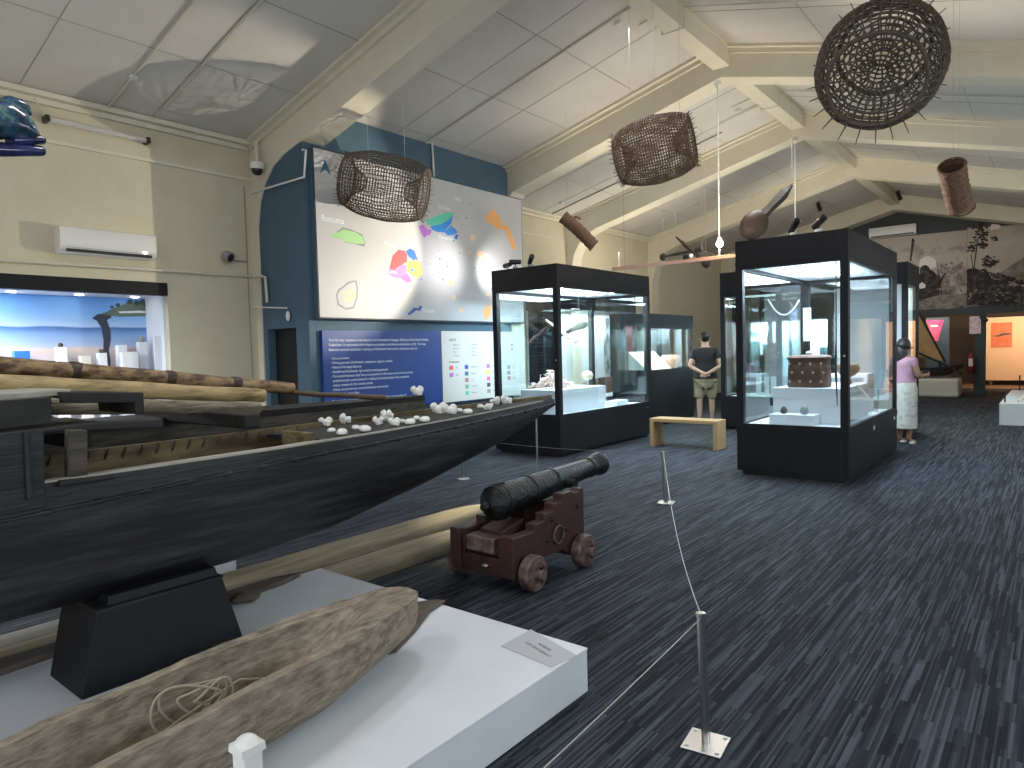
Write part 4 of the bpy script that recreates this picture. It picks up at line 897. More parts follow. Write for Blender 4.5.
# large lit wall case on the left wall past the map
yw0, yw1 = at(556, 320, 0, -8.3).y, at(636, 320, 0, -8.3).y
t = thing('wall_case', 'long lit wall case with a grey photograph seen through the left glass case', 'display case', (-8.7, (yw0+yw1)/2, 0))
zt_ = at(600, 283, 0, -8.3).z; zg = at(600, 311, 0, -8.3).z; zd = at(600, 398, 0, -8.3).z
MB().box(XL, -8.3, yw0, yw1, zg, zt_).build('header', 'black_case', t)
MB().box(XL, -8.3, yw0, yw1, 0, max(zd, .3)).build('base', 'black_case', t)
MB().box(XL+.01, XL+.06, yw0, yw1, max(zd, .3), zg).build('back_panel', 'case_white', t)
MB().box(XL+.06, -8.32, yw0, yw1, max(zd, .3), max(zd, .3)+.03).build('deck', 'case_white', t)
MB().box(XL+.06, -8.3, yw1-.05, yw1, max(zd, .3), zg).build('side_panel', 'black_case', t)
MB().box(XL+.06, -8.3, yw0, yw0+.05, max(zd, .3), zg).build('side_panel', 'black_case', t)
mat('grey_photo', (.12, .13, .14), .6, (.60, .63, .64), 3, (1, 2, 1.4), detail=8, lo=.4, hi=.6)
A, B = at(604, 318, 0, XL+.08), at(623, 373, 0, XL+.08); MB().box(XL+.06, XL+.075, A.y, B.y, B.z, A.z).build('photograph', 'grey_photo', t)
light('AREA', 'wall_case_light', (-8.65, (yw0+yw1)/2, zg-.02), 75, (.8, .93, 1), shape='RECTANGLE', size=.5, size_y=yw1-yw0-.3)
A = at(589, 371, 0, -8.6)
b = MB(); cyn = 26
zz = max(zd, .3)+.03; yl0, yl1 = at(572, 372, 0, -8.65).y, at(632, 372, 0, -8.65).y
b.loft([[(-8.65+.16*math.sin(PI*min(1, max(.12, k/10 if k < 8 else (20-k)/12+.2)))*math.cos(a), yl0+(yl1-yl0)*k/20, zz+.22+.20*math.sin(PI*min(.9, max(.1, k/20)))*math.sin(a)) for a in [i*2*PI/16 for i in range(16)]] for k in range(21)])
tag(rebase(b.build('long_fish_trap', 'basket_weave', None, True), (-8.65, (yl0+yl1)/2, zz)), 'long grey woven trap lying in the lit wall case past the map', 'trap')
mat('maroon_print', (.15, .03, .035), .6)
A, B = at(625.5, 326, 1, 11.6), at(633, 351, 1, 11.6); tag(rebase(MB().box(A.x, B.x, 11.6, 11.61, B.z, A.z).tube([(A.x, 11.605, A.z), (A.x, 11.605, cz(A.x))], .002, 4).build('hanging_banner', 'maroon_print', None), (A.x, 11.6, B.z)), 'narrow maroon banner hanging behind the left glass case', 'banner')
# lit pale cases far behind, seen through the right case
mat('photo_blue', (.05, .10, .14), .6, (.50, .66, .72), 4, (1, 1, .6), detail=7, lo=.42, hi=.6)
case('pale lit case far back, left part of the view through the right case', -6.15, -5.25, 16.2, 17.2, zt=2.6, zh=2.15, faces='yX', power=60, colr=(.75, .95, 1), lamps=((.3, .3), (.7, .3)))
case('pale lit case far back, middle of the view through the right case', -5.1, -3.9, 16.0, 17.0, zt=2.6, zh=2.15, faces='yX', power=60, colr=(.75, .95, 1), lamps=((.3, .3), (.7, .3)))
case('greenish lit case far back, right part of the view through the right case', -3.6, -2.5, 15.8, 16.8, zt=2.6, zh=2.15, faces='yX', power=50, colr=(.8, 1, .85), lamps=((.3, .3), (.7, .3)))
for i, (x, w_, h_, lab) in enumerate(((-6.0, .35, 1.1, 'blue grey photo panel in the far left lit case'), (-5.6, .25, .8, 'narrow blue grey photo panel beside the wider one in the far left lit case'), (-4.8, .35, 1.0, 'blue grey photo panel in the far middle lit case'), (-4.25, .25, .7, 'small blue grey photo panel in the far middle lit case'), (-3.2, .4, .9, 'blue grey photo panel in the far greenish lit case'))):
    y = 16.6 if x < -5.3 else 16.4 if x < -3.8 else 16.2
    tag(rebase(MB().box(x, x+w_, y, y+.02, .612, .612+h_+.2).build('photo_panel', 'photo_blue', None), (x, y, .612)), lab, 'picture')
for x, y, r, h, lab in ((-5.75, 16.35, .14, .5, 'tall dark carved figure in the far left lit case'), (-4.45, 16.2, .16, .35, 'squat dark pot in the far middle lit case'), (-2.95, 16.0, .14, .4, 'dark carved pot in the far greenish lit case')):
    tag(rebase(MB().lathe([(r*.7, 0), (r, h*.3), (r*.9, h*.55), (r*.4, h*.75), (r*.55, h*.85), (r*.3, h)], (x, y, .612), n=16).build('carved_pot', 'dark_wood', None, True), (x, y, .612)), lab, 'pot')

# ---- bench
t = thing('wooden_bench', 'plain oak bench with board ends between the two glass cases', 'bench', (-4.6, 10.15, 0))
MB().box(-5.19, -4.06, 9.97, 10.33, .40, .455).build('seat', 'oak', t, bevel=.006)
for x in (-5.19, -4.125): MB().box(x, x+.065, 9.97, 10.33, 0, .40).build('leg', 'oak', t, bevel=.006)

# ------------------------------------------------------------------ things hanging from the roof
def trap(name, label, c, ax, L_, r_mid, r_end, nring, nrib, rt, m, funnel=True, spikes=26, spike=.06, wires=(), rad=.5, hole=.68):
    c = Vector(c); ax = Vector(ax).normalized(); u = ax.orthogonal().normalized(); w = ax.cross(u)
    o = thing(name, label, 'fish trap', c); rp = lambda k: r_end+(r_mid-r_end)*(1-(2*k-1)**2)**.75
    P = lambda k, a, r=None: c+ax*(L_*(k-.5))+(u*math.cos(a)+w*math.sin(a))*((r if r is not None else rp(k))*(1+.03*noise.noise(Vector((k*5, math.cos(a)*2, math.sin(a)*2+c.x)))))
    b = MB()
    for i in range(nring+1):
        k = i/nring; b.tube([P(k, j*2*PI/28) for j in range(28)], rt*random.uniform(.8, 1.2), 4, closed=True)
    for j in range(nrib):
        a = j*2*PI/nrib; b.tube([P(i/14, a+.02*math.sin(i*2+j)) for i in range(15)], rt*random.uniform(.8, 1.2), 4, cap=False)
    b.build('body', m, o, False)
    for e, nm in ((0, 0), (1, 1)):
        b = MB(); s = 1 if e == 0 else -1
        for i in range(7):
            f = i/6; b.tube([P(e, j*2*PI/20, r_end*(1-hole*f))+ax*(s*L_*.22*f*f) for j in range(20)], rt, 4, closed=True)
        for j in range(nrib//2):
            a = j*4*PI/nrib; b.tube([P(e, a, r_end*(1-hole*i/6))+ax*(s*L_*.22*(i/6)**2) for i in range(7)], rt, 4, cap=False)
        b.tube([P(e, j*2*PI/24, r_end*1.0) for j in range(24)], rt*2.6, 6, closed=True)
        b.build('funnel', m, o)
        b = MB()
        for j in range(spikes):
            a = j*2*PI/spikes+random.uniform(-.05, .05); p = P(e, a, r_end); q = p-ax*(s*spike*random.uniform(.5, 1))+(p-(c+ax*(L_*(e-.5)))).normalized()*spike*rad; b.tube([p, q], [rt, rt*.5], 4)
        b.build('stake_ends', m, o)
    for q in wires:
        tpz = cz(q[0]); MB().tube([q[:3], (q[0]+(q[3] if len(q) > 3 else 0), q[1], tpz)], .0025, 4).build('hanging_wire', 'thin_cord', o)
    return o
cr_, cf = RT, FW
c = at(385, 187, 1, 6.18)
L1 = 93/FPX*((c-CAM).dot(FW))
trap('fish_trap', 'dark barrel shaped woven fish trap hanging in front of the map', c, RT*.97-UP*.20-FW*.05, L1*.86, .44, .33, 28, 50, .0056, 'wicker', spikes=34, spike=.07, wires=((c.x-.2, c.y-.1, c.z+.3), (c.x+.3, c.y+.1, c.z+.3)))
c = at(655, 150, 1, 7.0); trap('fish_trap', 'reddish brown barrel fish trap hanging below the roof in the middle', c, RT*.90+UP*.13-FW*.42, .80, .36, .27, 28, 60, .0062, 'wicker_red', spikes=34, spike=.055, wires=((c.x-.3, c.y, c.z+.25), (c.x, c.y, c.z+.3), (c.x+.3, c.y, c.z+.25)))
c = at(880, 65, 1, 5.4); trap('fish_trap', 'large round dark fish trap seen end on, hanging nearest at upper right', c, (CAM-c).normalized()-UP*.42-RT*.12, .62, .41, .30, 15, 46, .0066, 'wicker', spikes=22, spike=.11, rad=1.0, hole=.80, wires=((c.x, c.y, c.z+.35, .1),))
# tubular eel traps
def eel(label, a, b_, r, m, bend, wires=True):
    a, b_ = Vector(a), Vector(b_); o = thing('tube_trap', label, 'fish trap', a); n = 24
    path = [a.lerp(b_, i/n)+Vector(bend)*math.sin(PI*i/n) for i in range(n+1)]
    rr = [r*(1+.05*math.sin(i*1.9)) for i in range(n+1)]
    b = MB().tube(path, rr, 20, cap=False).tube(path[::-1], [x*.88 for x in rr[::-1]], 20, cap=False); b.build('tube', m, o, True)
    MB().tube(path[-3:], [r*.9]*3, 20).build('end_plug', 'dark_wood', o, True)
    for q in (path[0], path[-1]):
        d = (path[1]-path[0]).normalized(); u = d.orthogonal().normalized(); w = d.cross(u); MB().tube([q+(u*math.cos(t)+w*math.sin(t))*r for t in [k*2*PI/20 for k in range(20)]], r*.09, 6, closed=True).build('rim', m, o, True)
    k = path[8]+Vector((0, 0, r)); MB().tube([k, k+Vector((.02, .03, .035)), k+Vector((.05, .09, .03)), k+Vector((.06, .11, 0))], .02, 8).build('lug', m, o, True)
    for i in (4, 19): MB().tube([path[i]+Vector((0, 0, r)), (path[i].x, path[i].y, cz(path[i].x))], .0022, 4).build('hanging_wire', 'thin_cord', o)
eel('thin reddish tube trap hanging obliquely above the left glass case', at(563, 217, 1, 9.0), at(594, 246, 1, 9.3), .098, 'bamboo_trap', (0, 0, .02))
eel('short rough bark tube hanging high at the right with its open mouth up', at(952, 166, 1, 8.0), at(961, 208, 1, 8.35), .118, 'bark', (-.01, 0, .02))
def righthit(px, py):
    d = FW + RT*((px-512)/FPX) - UP*((py-384)/FPX); t = (5.907-.285*3.85-1.6)/(d.z+.285*d.x); return CAM + d*t
# big scoop shaped paddle
a, b_ = at(754, 225, 1, 11.4), at(792, 185, 1, 11.9)
o = thing('wooden_scoop', 'dark round wooden scoop with a long blade handle hanging over the right case', 'scoop', a)
dv2 = (b_-a).normalized(); sd = dv2.cross(FW).normalized()
MB().loft([[a+dv2*t*.28+sd*(.22*math.sqrt(max(0, 1-t*t)))*math.cos(q)+FW*(.12*math.sqrt(max(0, 1-t*t)))*math.sin(q) for q in [k*2*PI/20 for k in range(20)]] for t in [-.98, -.9, -.7, -.4, 0, .4, .7, .9, .98]]).build('bowl', 'dark_wood', o, 60)
MB().tube([a+dv2*.22, a+dv2*.4, a+dv2*.55, b_-dv2*.2, b_], [.09, .075, .085, .09, .02], 4).build('blade', 'old_grey_wood', o)
MB().tube([b_, (b_.x, b_.y, cz(b_.x))], .0022, 4).build('hanging_wire', 'thin_cord', o)
for pa, pb_, r, lab, m in (((676, 237), (706, 263), .045, 'dark slim club hanging diagonally above the light bar', 'dark_wood'), ((663, 257), (702, 249), .035, 'pale knotted digging stick hanging level behind the dark club', 'old_grey_wood')):
    a, b_ = at(*pa, 1, 12.0), at(*pb_, 1, 12.0); o = thing('hanging_club', lab, 'club', b_)
    MB().tube([a, a.lerp(b_, .3), a.lerp(b_, .8), b_], [.015, r*.8, r*.9, r*1.5], 10).build('shaft', m, o, True); MB().ball(b_ if r > .04 else a, (r*1.8, r*1.6, r*2), 10, 8, .3).build('knob', m, o, True)
    for q in (a, b_): MB().tube([q, (q.x, q.y, cz(q.x))], .002, 4).build('hanging_wire', 'thin_cord', o)
# light bar between the case tops, hung by rods
t = thing('light_bar', 'long pinkish bar bridging the tops of the two glass cases', 'bar', (-4.4, 9.8, 2.90))
MB().box(-5.72, -3.16, 9.77, 9.83, 2.872, 2.925).build('bar', 'pink_bar', t, bevel=.004)
MB().tube([(-3.94, 9.85, 2.92), (-3.94, 9.85, 5.42)], .012, 8).build('rod', 'white_gloss', t, True)
MB().ball((-3.94, 9.86, 5.42), .05, 12, 8).build('rod_mount', 'white_gloss', t, True)
MB().tube([(-5.6, 9.8, 2.92), (-5.6, 9.8, 3.16)], .010, 8).build('rod', 'white_gloss', t, True)
t = thing('hanging_bulb', 'bright warm bulb glowing on the white rod above the light bar', 'lamp', (-3.94, 9.79, 3.1))
MB().lathe([(.03, .06), (.034, .03), (.03, .02)], (-3.90, 9.76, 3.12), n=14).build('socket', 'white_gloss', t, True)
MB().ball((-3.90, 9.76, 3.09), .05, 16, 10).build('globe', 'bulb_on', t, True)
MB().tube([(-3.94, 9.85, 3.19), (-3.90, 9.76, 3.17)], .008, 6).build('arm', 'white_gloss', t, True)
P = at(689, 266, 1, 9.7); t = thing('clip_lamp', 'tiny pale lamp clipped on the light bar left of the bulb', 'lamp', (P.x, 9.8, 2.925)); MB().ball((P.x, 9.78, 2.965), .035, 10, 8).build('globe', 'white_gloss', t, True); MB().box(P.x-.12, P.x-.05, 9.75, 9.85, 2.925, 2.99).build('clip', 'black_plastic', t, bevel=.005)
tag(rebase(MB().tube([(-3.92, 13.5, 2.99), (-3.92, 13.5, 5.40)], .010, 8).ball((-3.92, 13.5, 5.40), .05, 10, 8).build('hanging_rod', 'white_gloss', None, True), (-3.92, 13.5, 5.4)), 'thin white rod hanging from the ridge behind the scoop', 'rod')
for px, py, y, lab in ((819, 201, 16.5, 'small black spotlight under the ceiling left of the ridge'), (899, 190, 17.2, 'small black spotlight under the ceiling beside the bark tube')):
    P = ceilhit(px, py) if px < 850 else righthit(px, py); P.z -= .16; t = thing('ceiling_spotlight', lab, 'spotlight', (P.x, P.y, cz(P.x)))
    MB().tube([(P.x, P.y, cz(P.x)), P+Vector((0, 0, .12))], .012, 6).build('stem', 'black_plastic', t, True); MB().lathe([(.05, -.13), (.06, .12), (.05, .13)], P, (.3, -.3, -.8), 14).build('head', 'black_plastic', t, True)
# glossy painted fish head at the left edge
m = mat('fish_paint', (.010, .03, .05), .22, (.13, .24, .20), 9, detail=4, lo=.42, hi=.62, coat=.6)
e = m.node_tree.nodes['Color Ramp'].color_ramp.elements; k = e.new(.55); k.color = (.03, .09, .16, 1); k = e.new(.75); k.color = (.20, .30, .12, 1)
XF = -4.6; Q = lambda px, py: at(px, py, 0, XF)
o = thing('fish_sculpture', 'glossy blue green painted fish head sculpture hanging at the far left', 'sculpture', Q(10, 125))
def fishpart(cent, m, nm):
    rings = []
    for (px, py, ry, rx) in cent:
        c = Q(px, py); s = (c-CAM).dot(FW)/FPX; rings.append([c+Vector((0, 0, 1))*(ry*s*math.sin(a))+Vector((.9, .3, 0))*(rx*s*math.cos(a)) for a in [i*2*PI/18 for i in range(18)]])
    return MB().loft(rings).build(nm, m, o, True)
fishpart([(-40, 122, 22, 20), (-15, 118, 24, 20), (5, 119, 20, 17), (20, 124, 17, 14), (30, 131, 12, 10), (36, 136, 5, 6)], 'fish_paint', 'head')
fishpart([(-10, 107, 8, 8), (8, 103, 7.5, 9), (20, 106, 7, 8), (27, 111, 6, 6), (30, 114, 2, 3)], 'fish_paint', 'brow')
fishpart([(10, 140, 7, 8), (25, 140, 6, 8), (38, 139.5, 5, 7), (43, 141, 3.5, 5), (44.5, 142, 1, 2)], mat('fish_lip', (.012, .016, .06), .2, (.03, .04, .16), 8, coat=.6), 'upper_lip')
fishpart([(-10, 149, 8, 9), (12, 150, 7, 9), (28, 150.5, 6, 8), (39, 151, 5.5, 7), (43, 152, 4, 5)], 'fish_lip', 'lower_lip')
MB().tube([Q(0, 100), (Q(0, 100).x, Q(0, 100).y, cz(XF))], .003, 6).build('hanging_wire', 'thin_cord', o)
# ------------------------------------------------------------------ far end: mural, alcove, sailing boat
m = bpy.data.materials.new('mural_sepia'); m.use_nodes = True; N, L = m.node_tree.nodes, m.node_tree.links; bs = N['Principled BSDF']; bs.inputs['Roughness'].default_value = .7
tc = N.new('ShaderNodeTexCoord'); n1 = N.new('ShaderNodeTexNoise'); n1.inputs['Scale'].default_value = 2.6; n1.inputs['Detail'].default_value = 9; n1.inputs['Roughness'].default_value = .68
L.new(tc.outputs['Object'], n1.inputs['Vector']); sp = N.new('ShaderNodeSeparateXYZ'); L.new(tc.outputs['Object'], sp.inputs[0])
ma = N.new('ShaderNodeMath'); ma.operation = 'MULTIPLY_ADD'; L.new(sp.outputs[2], ma.inputs[0]); ma.inputs[1].default_value = .10; L.new(n1.outputs['Fac'], ma.inputs[2])
cr = N.new('ShaderNodeValToRGB'); L.new(ma.outputs[0], cr.inputs['Fac']); e = cr.color_ramp.elements; e[0].position = .42; e[0].color = (.05, .042, .038, 1); e[1].position = .66; e[1].color = (.46, .39, .33, 1)
L.new(cr.outputs[0], bs.inputs['Base Color']); MATS['mural_sepia'] = m
mat('mural_sky', (.40, .33, .28), .7, (.52, .45, .38), 1.5, detail=8); mat('mural_dark', (.022, .018, .017), .8, (.14, .115, .10), 7, detail=9, lo=.48, hi=.68); mat('mural_mid', (.13, .11, .095), .8, (.30, .26, .22), 6, detail=9); mat('mural_pale', (.72, .68, .62), .7)
YM = YF-.02
def mural(name, label, px0, px1, bg, shapes):
    a, b_ = at(px0, 308, 1, YM), at(px1, 307, 1, YM); zt = at(px0, 240 if px0 < 960 else 228, 1, YM).z; zt2 = at(px1, 230 if px0 < 960 else 222, 1, YM).z
    o = thing(name, label, 'mural', (a.x, YM, 2.55)); b = MB().use(bg).prism([(a.x, YM, 2.55), (b_.x, YM, 2.50), (b_.x, YM, zt2), (a.x, YM, zt)], (0, .018, 0))
    for i, (mn, pts) in enumerate(shapes):
        b.use(mn).prism([(at(x, y, 1, YM).x, YM-.001-.0006*(i % 8), at(x, y, 1, YM).z) for x, y in pts], (0, .0005, 0))
    b.build('print', None, o); return o
def blob(cx_, cy_, rx, ry, k=11, j=.22): return [(cx_+rx*(1+random.uniform(-j, j))*math.cos(a), cy_+ry*(1+random.uniform(-j, j))*math.sin(a)) for a in [i*2*PI/k for i in range(k)]]
Z3 = lambda x, y: (880+x/6.4, 210+y/6.4)
mural('wall_mural', 'left half of the sepia mural, a seated figure with a pale headdress', 866, 966.5, 'mural_sepia', [
    ('mural_mid', [Z3(*p) for p in ((240, 590), (400, 545), (550, 535), (556, 610), (420, 625), (280, 640))]),
    ('mural_dark', [Z3(*p) for p in ((205, 180), (222, 190), (200, 330), (190, 320))]),
    ('mural_dark', [Z3(*p) for p in ((240, 420), (270, 390), (330, 380), (370, 420), (385, 480), (380, 545), (330, 560), (240, 580), (232, 500))]),
    ('mural_pale', blob(*Z3(305, 340), 9, 7, 12, .08)), ('mural_dark', blob(*Z3(288, 385), 5.5, 5, 9, .1)),
    ('mural_dark', [Z3(*p) for p in ((365, 380), (372, 378), (385, 440), (420, 400), (424, 405), (390, 470), (400, 540), (388, 540))]),
    ('mural_pale', [Z3(*p) for p in ((245, 480), (270, 462), (292, 480), (290, 498), (255, 505))]), ]+[('mural_mid', blob(Z3(random.uniform(380, 550), random.uniform(330, 520))[0], Z3(0, random.uniform(330, 520))[1], random.uniform(1, 2.5), random.uniform(.8, 2), 8, .35)) for k in range(45)])
tr = []
def crown(x, y, rx, ry, k=16, mn='mural_dark'):
    for i in range(k):
        a = random.uniform(0, 2*PI); q = math.sqrt(random.random()); cx_, cy_ = Z3(x, y); tr.append((mn, blob(cx_+rx*q*math.cos(a), cy_+ry*q*math.sin(a), random.uniform(.8, 2.2), random.uniform(.6, 1.4), 8, .35)))
for x, y, rx, ry in ((640, 140, 8, 9), (600, 220, 5, 5), (580, 250, 4, 3), (660, 215, 6, 5), (700, 325, 9, 5), (735, 185, 3, 2), (690, 345, 7, 3), (640, 105, 7, 4)): crown(x, y, rx, ry, int(rx*ry*.55)+6)
for q in (((598, 380), (604, 380), (625, 230), (615, 230)), ((655, 420), (662, 420), (690, 340), (683, 340)), ((592, 370), (598, 370), (585, 280), (580, 285))): tr.append(('mural_dark', [Z3(*p) for p in q]))
tr = [('mural_mid', [Z3(*p) for p in ((690, 450), (800, 380), (922, 300), (922, 480), (700, 500))])] + tr + [('mural_dark', [Z3(*p) for p in ((556, 380), (600, 370), (640, 385), (700, 420), (730, 450), (790, 440), (830, 465), (922, 490), (922, 612), (556, 612))]), ('mural_pale', blob(*Z3(735, 108), 6, 3.5, 9, .3)), ('mural_mid', blob(*Z3(850, 480), 5, 1.5))]
for k in range(60): x = random.uniform(556, 922); crown(x, 390+max(0, x-640)*.28 if x < 900 else 470, 3, 2.5, 2)
for k in range(30): crown(random.uniform(560, 920), random.uniform(500, 600), 3, 2, 1, 'mural_mid')
mural('wall_mural', 'right half of the sepia mural, dark trees against a pale sky', 966.8, 1075, 'mural_sky', tr)
struct('trim_12', MB().box(-5.4, XR, YF-.03, YF+.22, 2.33, 2.40), 'navy_wall')
struct('trim_13', MB().box(-1.93, -1.66, YF-.02, YF+.25, 0, 2.33), 'navy_wall')
# alcove: orange board with poster, pink display
t = thing('orange_board', 'glowing orange free standing board at the far right of the hall', 'board', (-.4, 28.4, 0))
o0, o1 = at(986, 350, 1, 28.4).x, 1.3
MB().box(o0, o1, 28.4, 28.5, .18, 2.32).build('board', 'orange_panel', t)
for x in (o0+.1, o1-.2): MB().box(x, x+.08, 28.42, 28.48, 0, .2).build('leg', 'brown_wall', t)
mat('poster_orange', (.60, .13, .05), .6, (.70, .20, .08), 6); A, B = at(991, 323, 1, 28.38), at(1012, 347, 1, 28.38)
o = thing('poster', 'red orange poster with a dark line drawing on the orange board', 'poster', (A.x, 28.39, B.z))
b = MB().use('poster_orange').box(A.x, B.x, 28.385, 28.398, B.z, A.z).use('drift_wood')
cxp, czp = (A.x+B.x)/2, (A.z+B.z)/2
b.prism([(cxp-.28, 28.384, czp-.03), (cxp-.1, 28.384, czp), (cxp+.05, 28.384, czp+.07), (cxp+.26, 28.384, czp+.05), (cxp+.26, 28.384, czp+.01), (cxp+.05, 28.384, czp-.02), (cxp-.1, 28.384, czp-.06)], (0, -.001, 0)); b.build('sheet', None, o)
t = thing('pink_display', 'bright pink and blue picture display in the brown alcove', 'display', (-3.3, 27.6, 0)); mat('pink_print', (.75, .06, .28), .6, (.85, .22, .45), 3, emit=0)
A, B = at(926, 318, 1, 27.6), at(949, 362, 1, 27.6)
MB().box(A.x, B.x, 27.6, 27.68, 0, A.z).build('panel', 'blue_wall', t)
b = MB().use('pink_print').prism([(at(x, y, 1, 27.59).x, 27.59, at(x, y, 1, 27.59).z) for x, y in ((926, 320), (944, 320), (941, 330), (938, 341), (934, 341))], (0, .005, 0)).use('ink_white').prism([(at(x, y, 1, 27.585).x, 27.585, at(x, y, 1, 27.585).z) for x, y in ((930, 325), (938, 325), (938, 327), (931, 327))], (0, .002, 0)); b.build('print', None, t)
# small sailing boat on its plinth
px1 = at(959, 385, 1, 22.5).x
o = thing('display_plinth', 'long low cream plinth under the small sailing boat at the far end', 'plinth', (-3.6, 22.8, 0)); mat('cream_plinth', (.62, .60, .50), .6)
MB().box(-5.3, px1, 22.35, 23.3, 0, at(940, 379, 1, 22.35).z).build('body', 'cream_plinth', o, bevel=.05)
pz = at(940, 379, 1, 22.35).z
o = thing('sailing_boat', 'small dark outrigger boat with a brown sail on the cream far plinth', 'boat', (-3.4, 22.8, pz))
b = MB().loft([[(x, 22.8+w*math.cos(a), .30+pz+dz-.26*math.sin(a)*(1 if w > .05 else .4)) for a in [PI*i/10 for i in range(11)]] for x, w, dz in ((-5.2, .02, .2), (-4.6, .16, .08), (-3.8, .22, 0), (-3.0, .2, 0), (-2.5, .12, .04), (-2.1, .02, .12))]); b.build('hull', 'dark_timber', o, 50)
sp_ = [at(x, y, 1, 22.6) for x, y in ((915, 304), (944, 361), (925, 356), (913, 352))]
mat('sail_brown', (.34, .20, .08), .8, (.44, .28, .12), 5)
MB().prism([(sp_[0].x-.02, 22.6, sp_[0].z), (sp_[1].x, 22.6, sp_[1].z), (sp_[2].x-.3, 22.6, sp_[2].z), (sp_[3].x-.5, 22.6, sp_[3].z), (sp_[0].x-.45, 22.6, sp_[0].z-.6)], (0, .012, 0)).build('sail', 'sail_brown', o)
MB().tube([sp_[0]+Vector((-.05, 0, .06)), sp_[1]+Vector((.03, 0, -.03))], .03, 8).build('yard', 'dark_timber', o, True)
MB().tube([at(912, 350, 1, 22.55), at(948, 366, 1, 22.55), at(962, 374, 1, 22.55)], .03, 8).build('boom', 'dark_timber', o, True)
MB().tube([at(940, 361, 1, 22.7), (at(940, 361, 1, 22.7).x, 22.7, pz+.2)], .03, 8).build('mast', 'dark_timber', o, True)
# extinguisher on the column
P = at(971, 362, 1, YF-.25); t = thing('fire_extinguisher', 'dark red fire extinguisher hanging on the far column', 'extinguisher', P); mat('ext_red', (.16, .015, .015), .35)
MB().lathe([(.08, -.32), (.10, -.30), (.10, .16), (.06, .24), (.025, .27)], P, n=18).build('tank', 'ext_red', t, True); MB().tube([P+Vector((0, 0, .27)), P+Vector((.0, -.02, .36)), P+Vector((-.12, -.02, .42)), P+Vector((-.22, 0, .36)), P+Vector((-.2, 0, .22))], .015, 8).build('hose', 'black_plastic', t, True)
MB().box(P.x-.05, P.x+.05, P.y-.106, P.y-.10, P.z-.12, P.z+.10).build('label_patch', 'print_cream', t)
P = at(975, 322, 1, YF-.3); t = thing('column_sign', 'small pink and white board on top of the far column', 'sign', (P.x, P.y, P.z-.25)); mat('pink_white', (.7, .35, .42), .6, (.8, .8, .8), 14)
MB().box(P.x-.15, P.x+.12, YF-.06, YF-.03, P.z-.33, P.z+.17).build('board', 'pink_white', t)
MB().lathe([(.05, -.1), (.06, .1)], P+Vector((.2, 0, .08)), (.5, -.3, -.5), 12).build('lamp_head', 'black_plastic', t, True)
# white plinth at the right edge
t = plinth('display_plinth', 'white plinth at the right edge of the picture with a glass cover', -.87, .6, 15.43, 19.6, .40)
c = thing('glass_cover', 'low slanted glass cover standing on the right edge white plinth', 'cover', (-.2, 17.2, .40))
MB().prism([(-.62, 15.9, .405), (.5, 15.9, .405), (.5, 15.9, .72), (-.34, 15.9, .72)], (0, 3.2, 0)).build('cover', 'glass', c)
MB().bar((-.62, 15.88, .41), (-.34, 15.88, .73), .03, .03, (0, 1, 0)).build('frame_edge', 'white_gloss', c); MB().bar((-.62, 15.88, .415), (.5, 15.88, .415), .03, .03).build('frame_edge', 'white_gloss', c)
tag(rebase(MB().loft([[(.0+w*math.cos(a), y, .46+.05*math.sin(a)) for a in [i*2*PI/12 for i in range(12)]] for y, w in ((16.2, .02), (16.6, .1), (17.6, .14), (18.4, .1), (18.9, .02))]).build('model_canoe', 'ink_grey', None, True), (0, 17.5, .41)), 'grey model canoe under the glass cover at the right edge', 'model')
for px, y, lab in ((1005, 15.75, 'short black post on the near corner of the right edge plinth'), (1019.5, 19.4, 'taller black post at the back of the right edge plinth')):
    x = at(px, 400, 1, y).x; b = MB().tube([(x, y, .40), (x, y, .40+(.22 if y < 17 else .35))], .014, 8); tag(rebase(b.build('short_post', 'black_plastic', None, True), (x, y, .40)), lab, 'post')

# ------------------------------------------------------------------ people
def skin(name, verts, edges, radii, m, parent, root=0, sub=1):
    me = bpy.data.meshes.new(name); off = base_of(parent); me.from_pydata([Vector(v)-off for v in verts], edges, [])
    o = bpy.data.objects.new(name, me); COL.objects.link(o); o.parent = parent
    o.modifiers.new('skin', 'SKIN'); s = o.modifiers.new('sub', 'SUBSURF'); s.levels = sub; s.render_levels = sub+1
    sv = me.skin_vertices[0].data if me.skin_vertices else None
    if sv is None:
        bm = bmesh.new(); bm.from_mesh(me); bm.verts.layers.skin.verify(); bm.to_mesh(me); bm.free(); sv = me.skin_vertices[0].data
    for i, r in enumerate(radii): sv[i].radius = (r, r) if isinstance(r, (int, float)) else r; sv[i].use_root = (i == root)
    me.materials.append(M(m)); o.modifiers['skin'].use_smooth_shade = True; return o
def chainbody(pts):
    """pts: list of (name, parent, co, radius)"""
    idx = {n: i for i, (n, *_r) in enumerate(pts)}
    return [p[2] for p in pts], [(idx[p[1]], idx[p[0]]) for p in pts if p[1]], [p[3] for p in pts]
mat('skin_tone', (.30, .16, .10), .55); mat('skin_pale', (.50, .32, .24), .55); mat('hair_black', (.008, .007, .007), .45, (.02, .017, .015), 20, bump=.4)
mat('cloth_black', (.012, .012, .014), .85, (.02, .02, .022), 10); mat('cloth_olive', (.24, .21, .13), .85, (.30, .26, .17), 10); mat('cloth_pink', (.42, .22, .30), .85, (.50, .30, .38), 10); mat('cloth_cream', (.50, .48, .42), .85, (.28, .26, .22), 14, lo=.52, hi=.66); mat('shoe_dark', (.02, .018, .016), .6); mat('shoe_pale', (.45, .42, .38), .6)
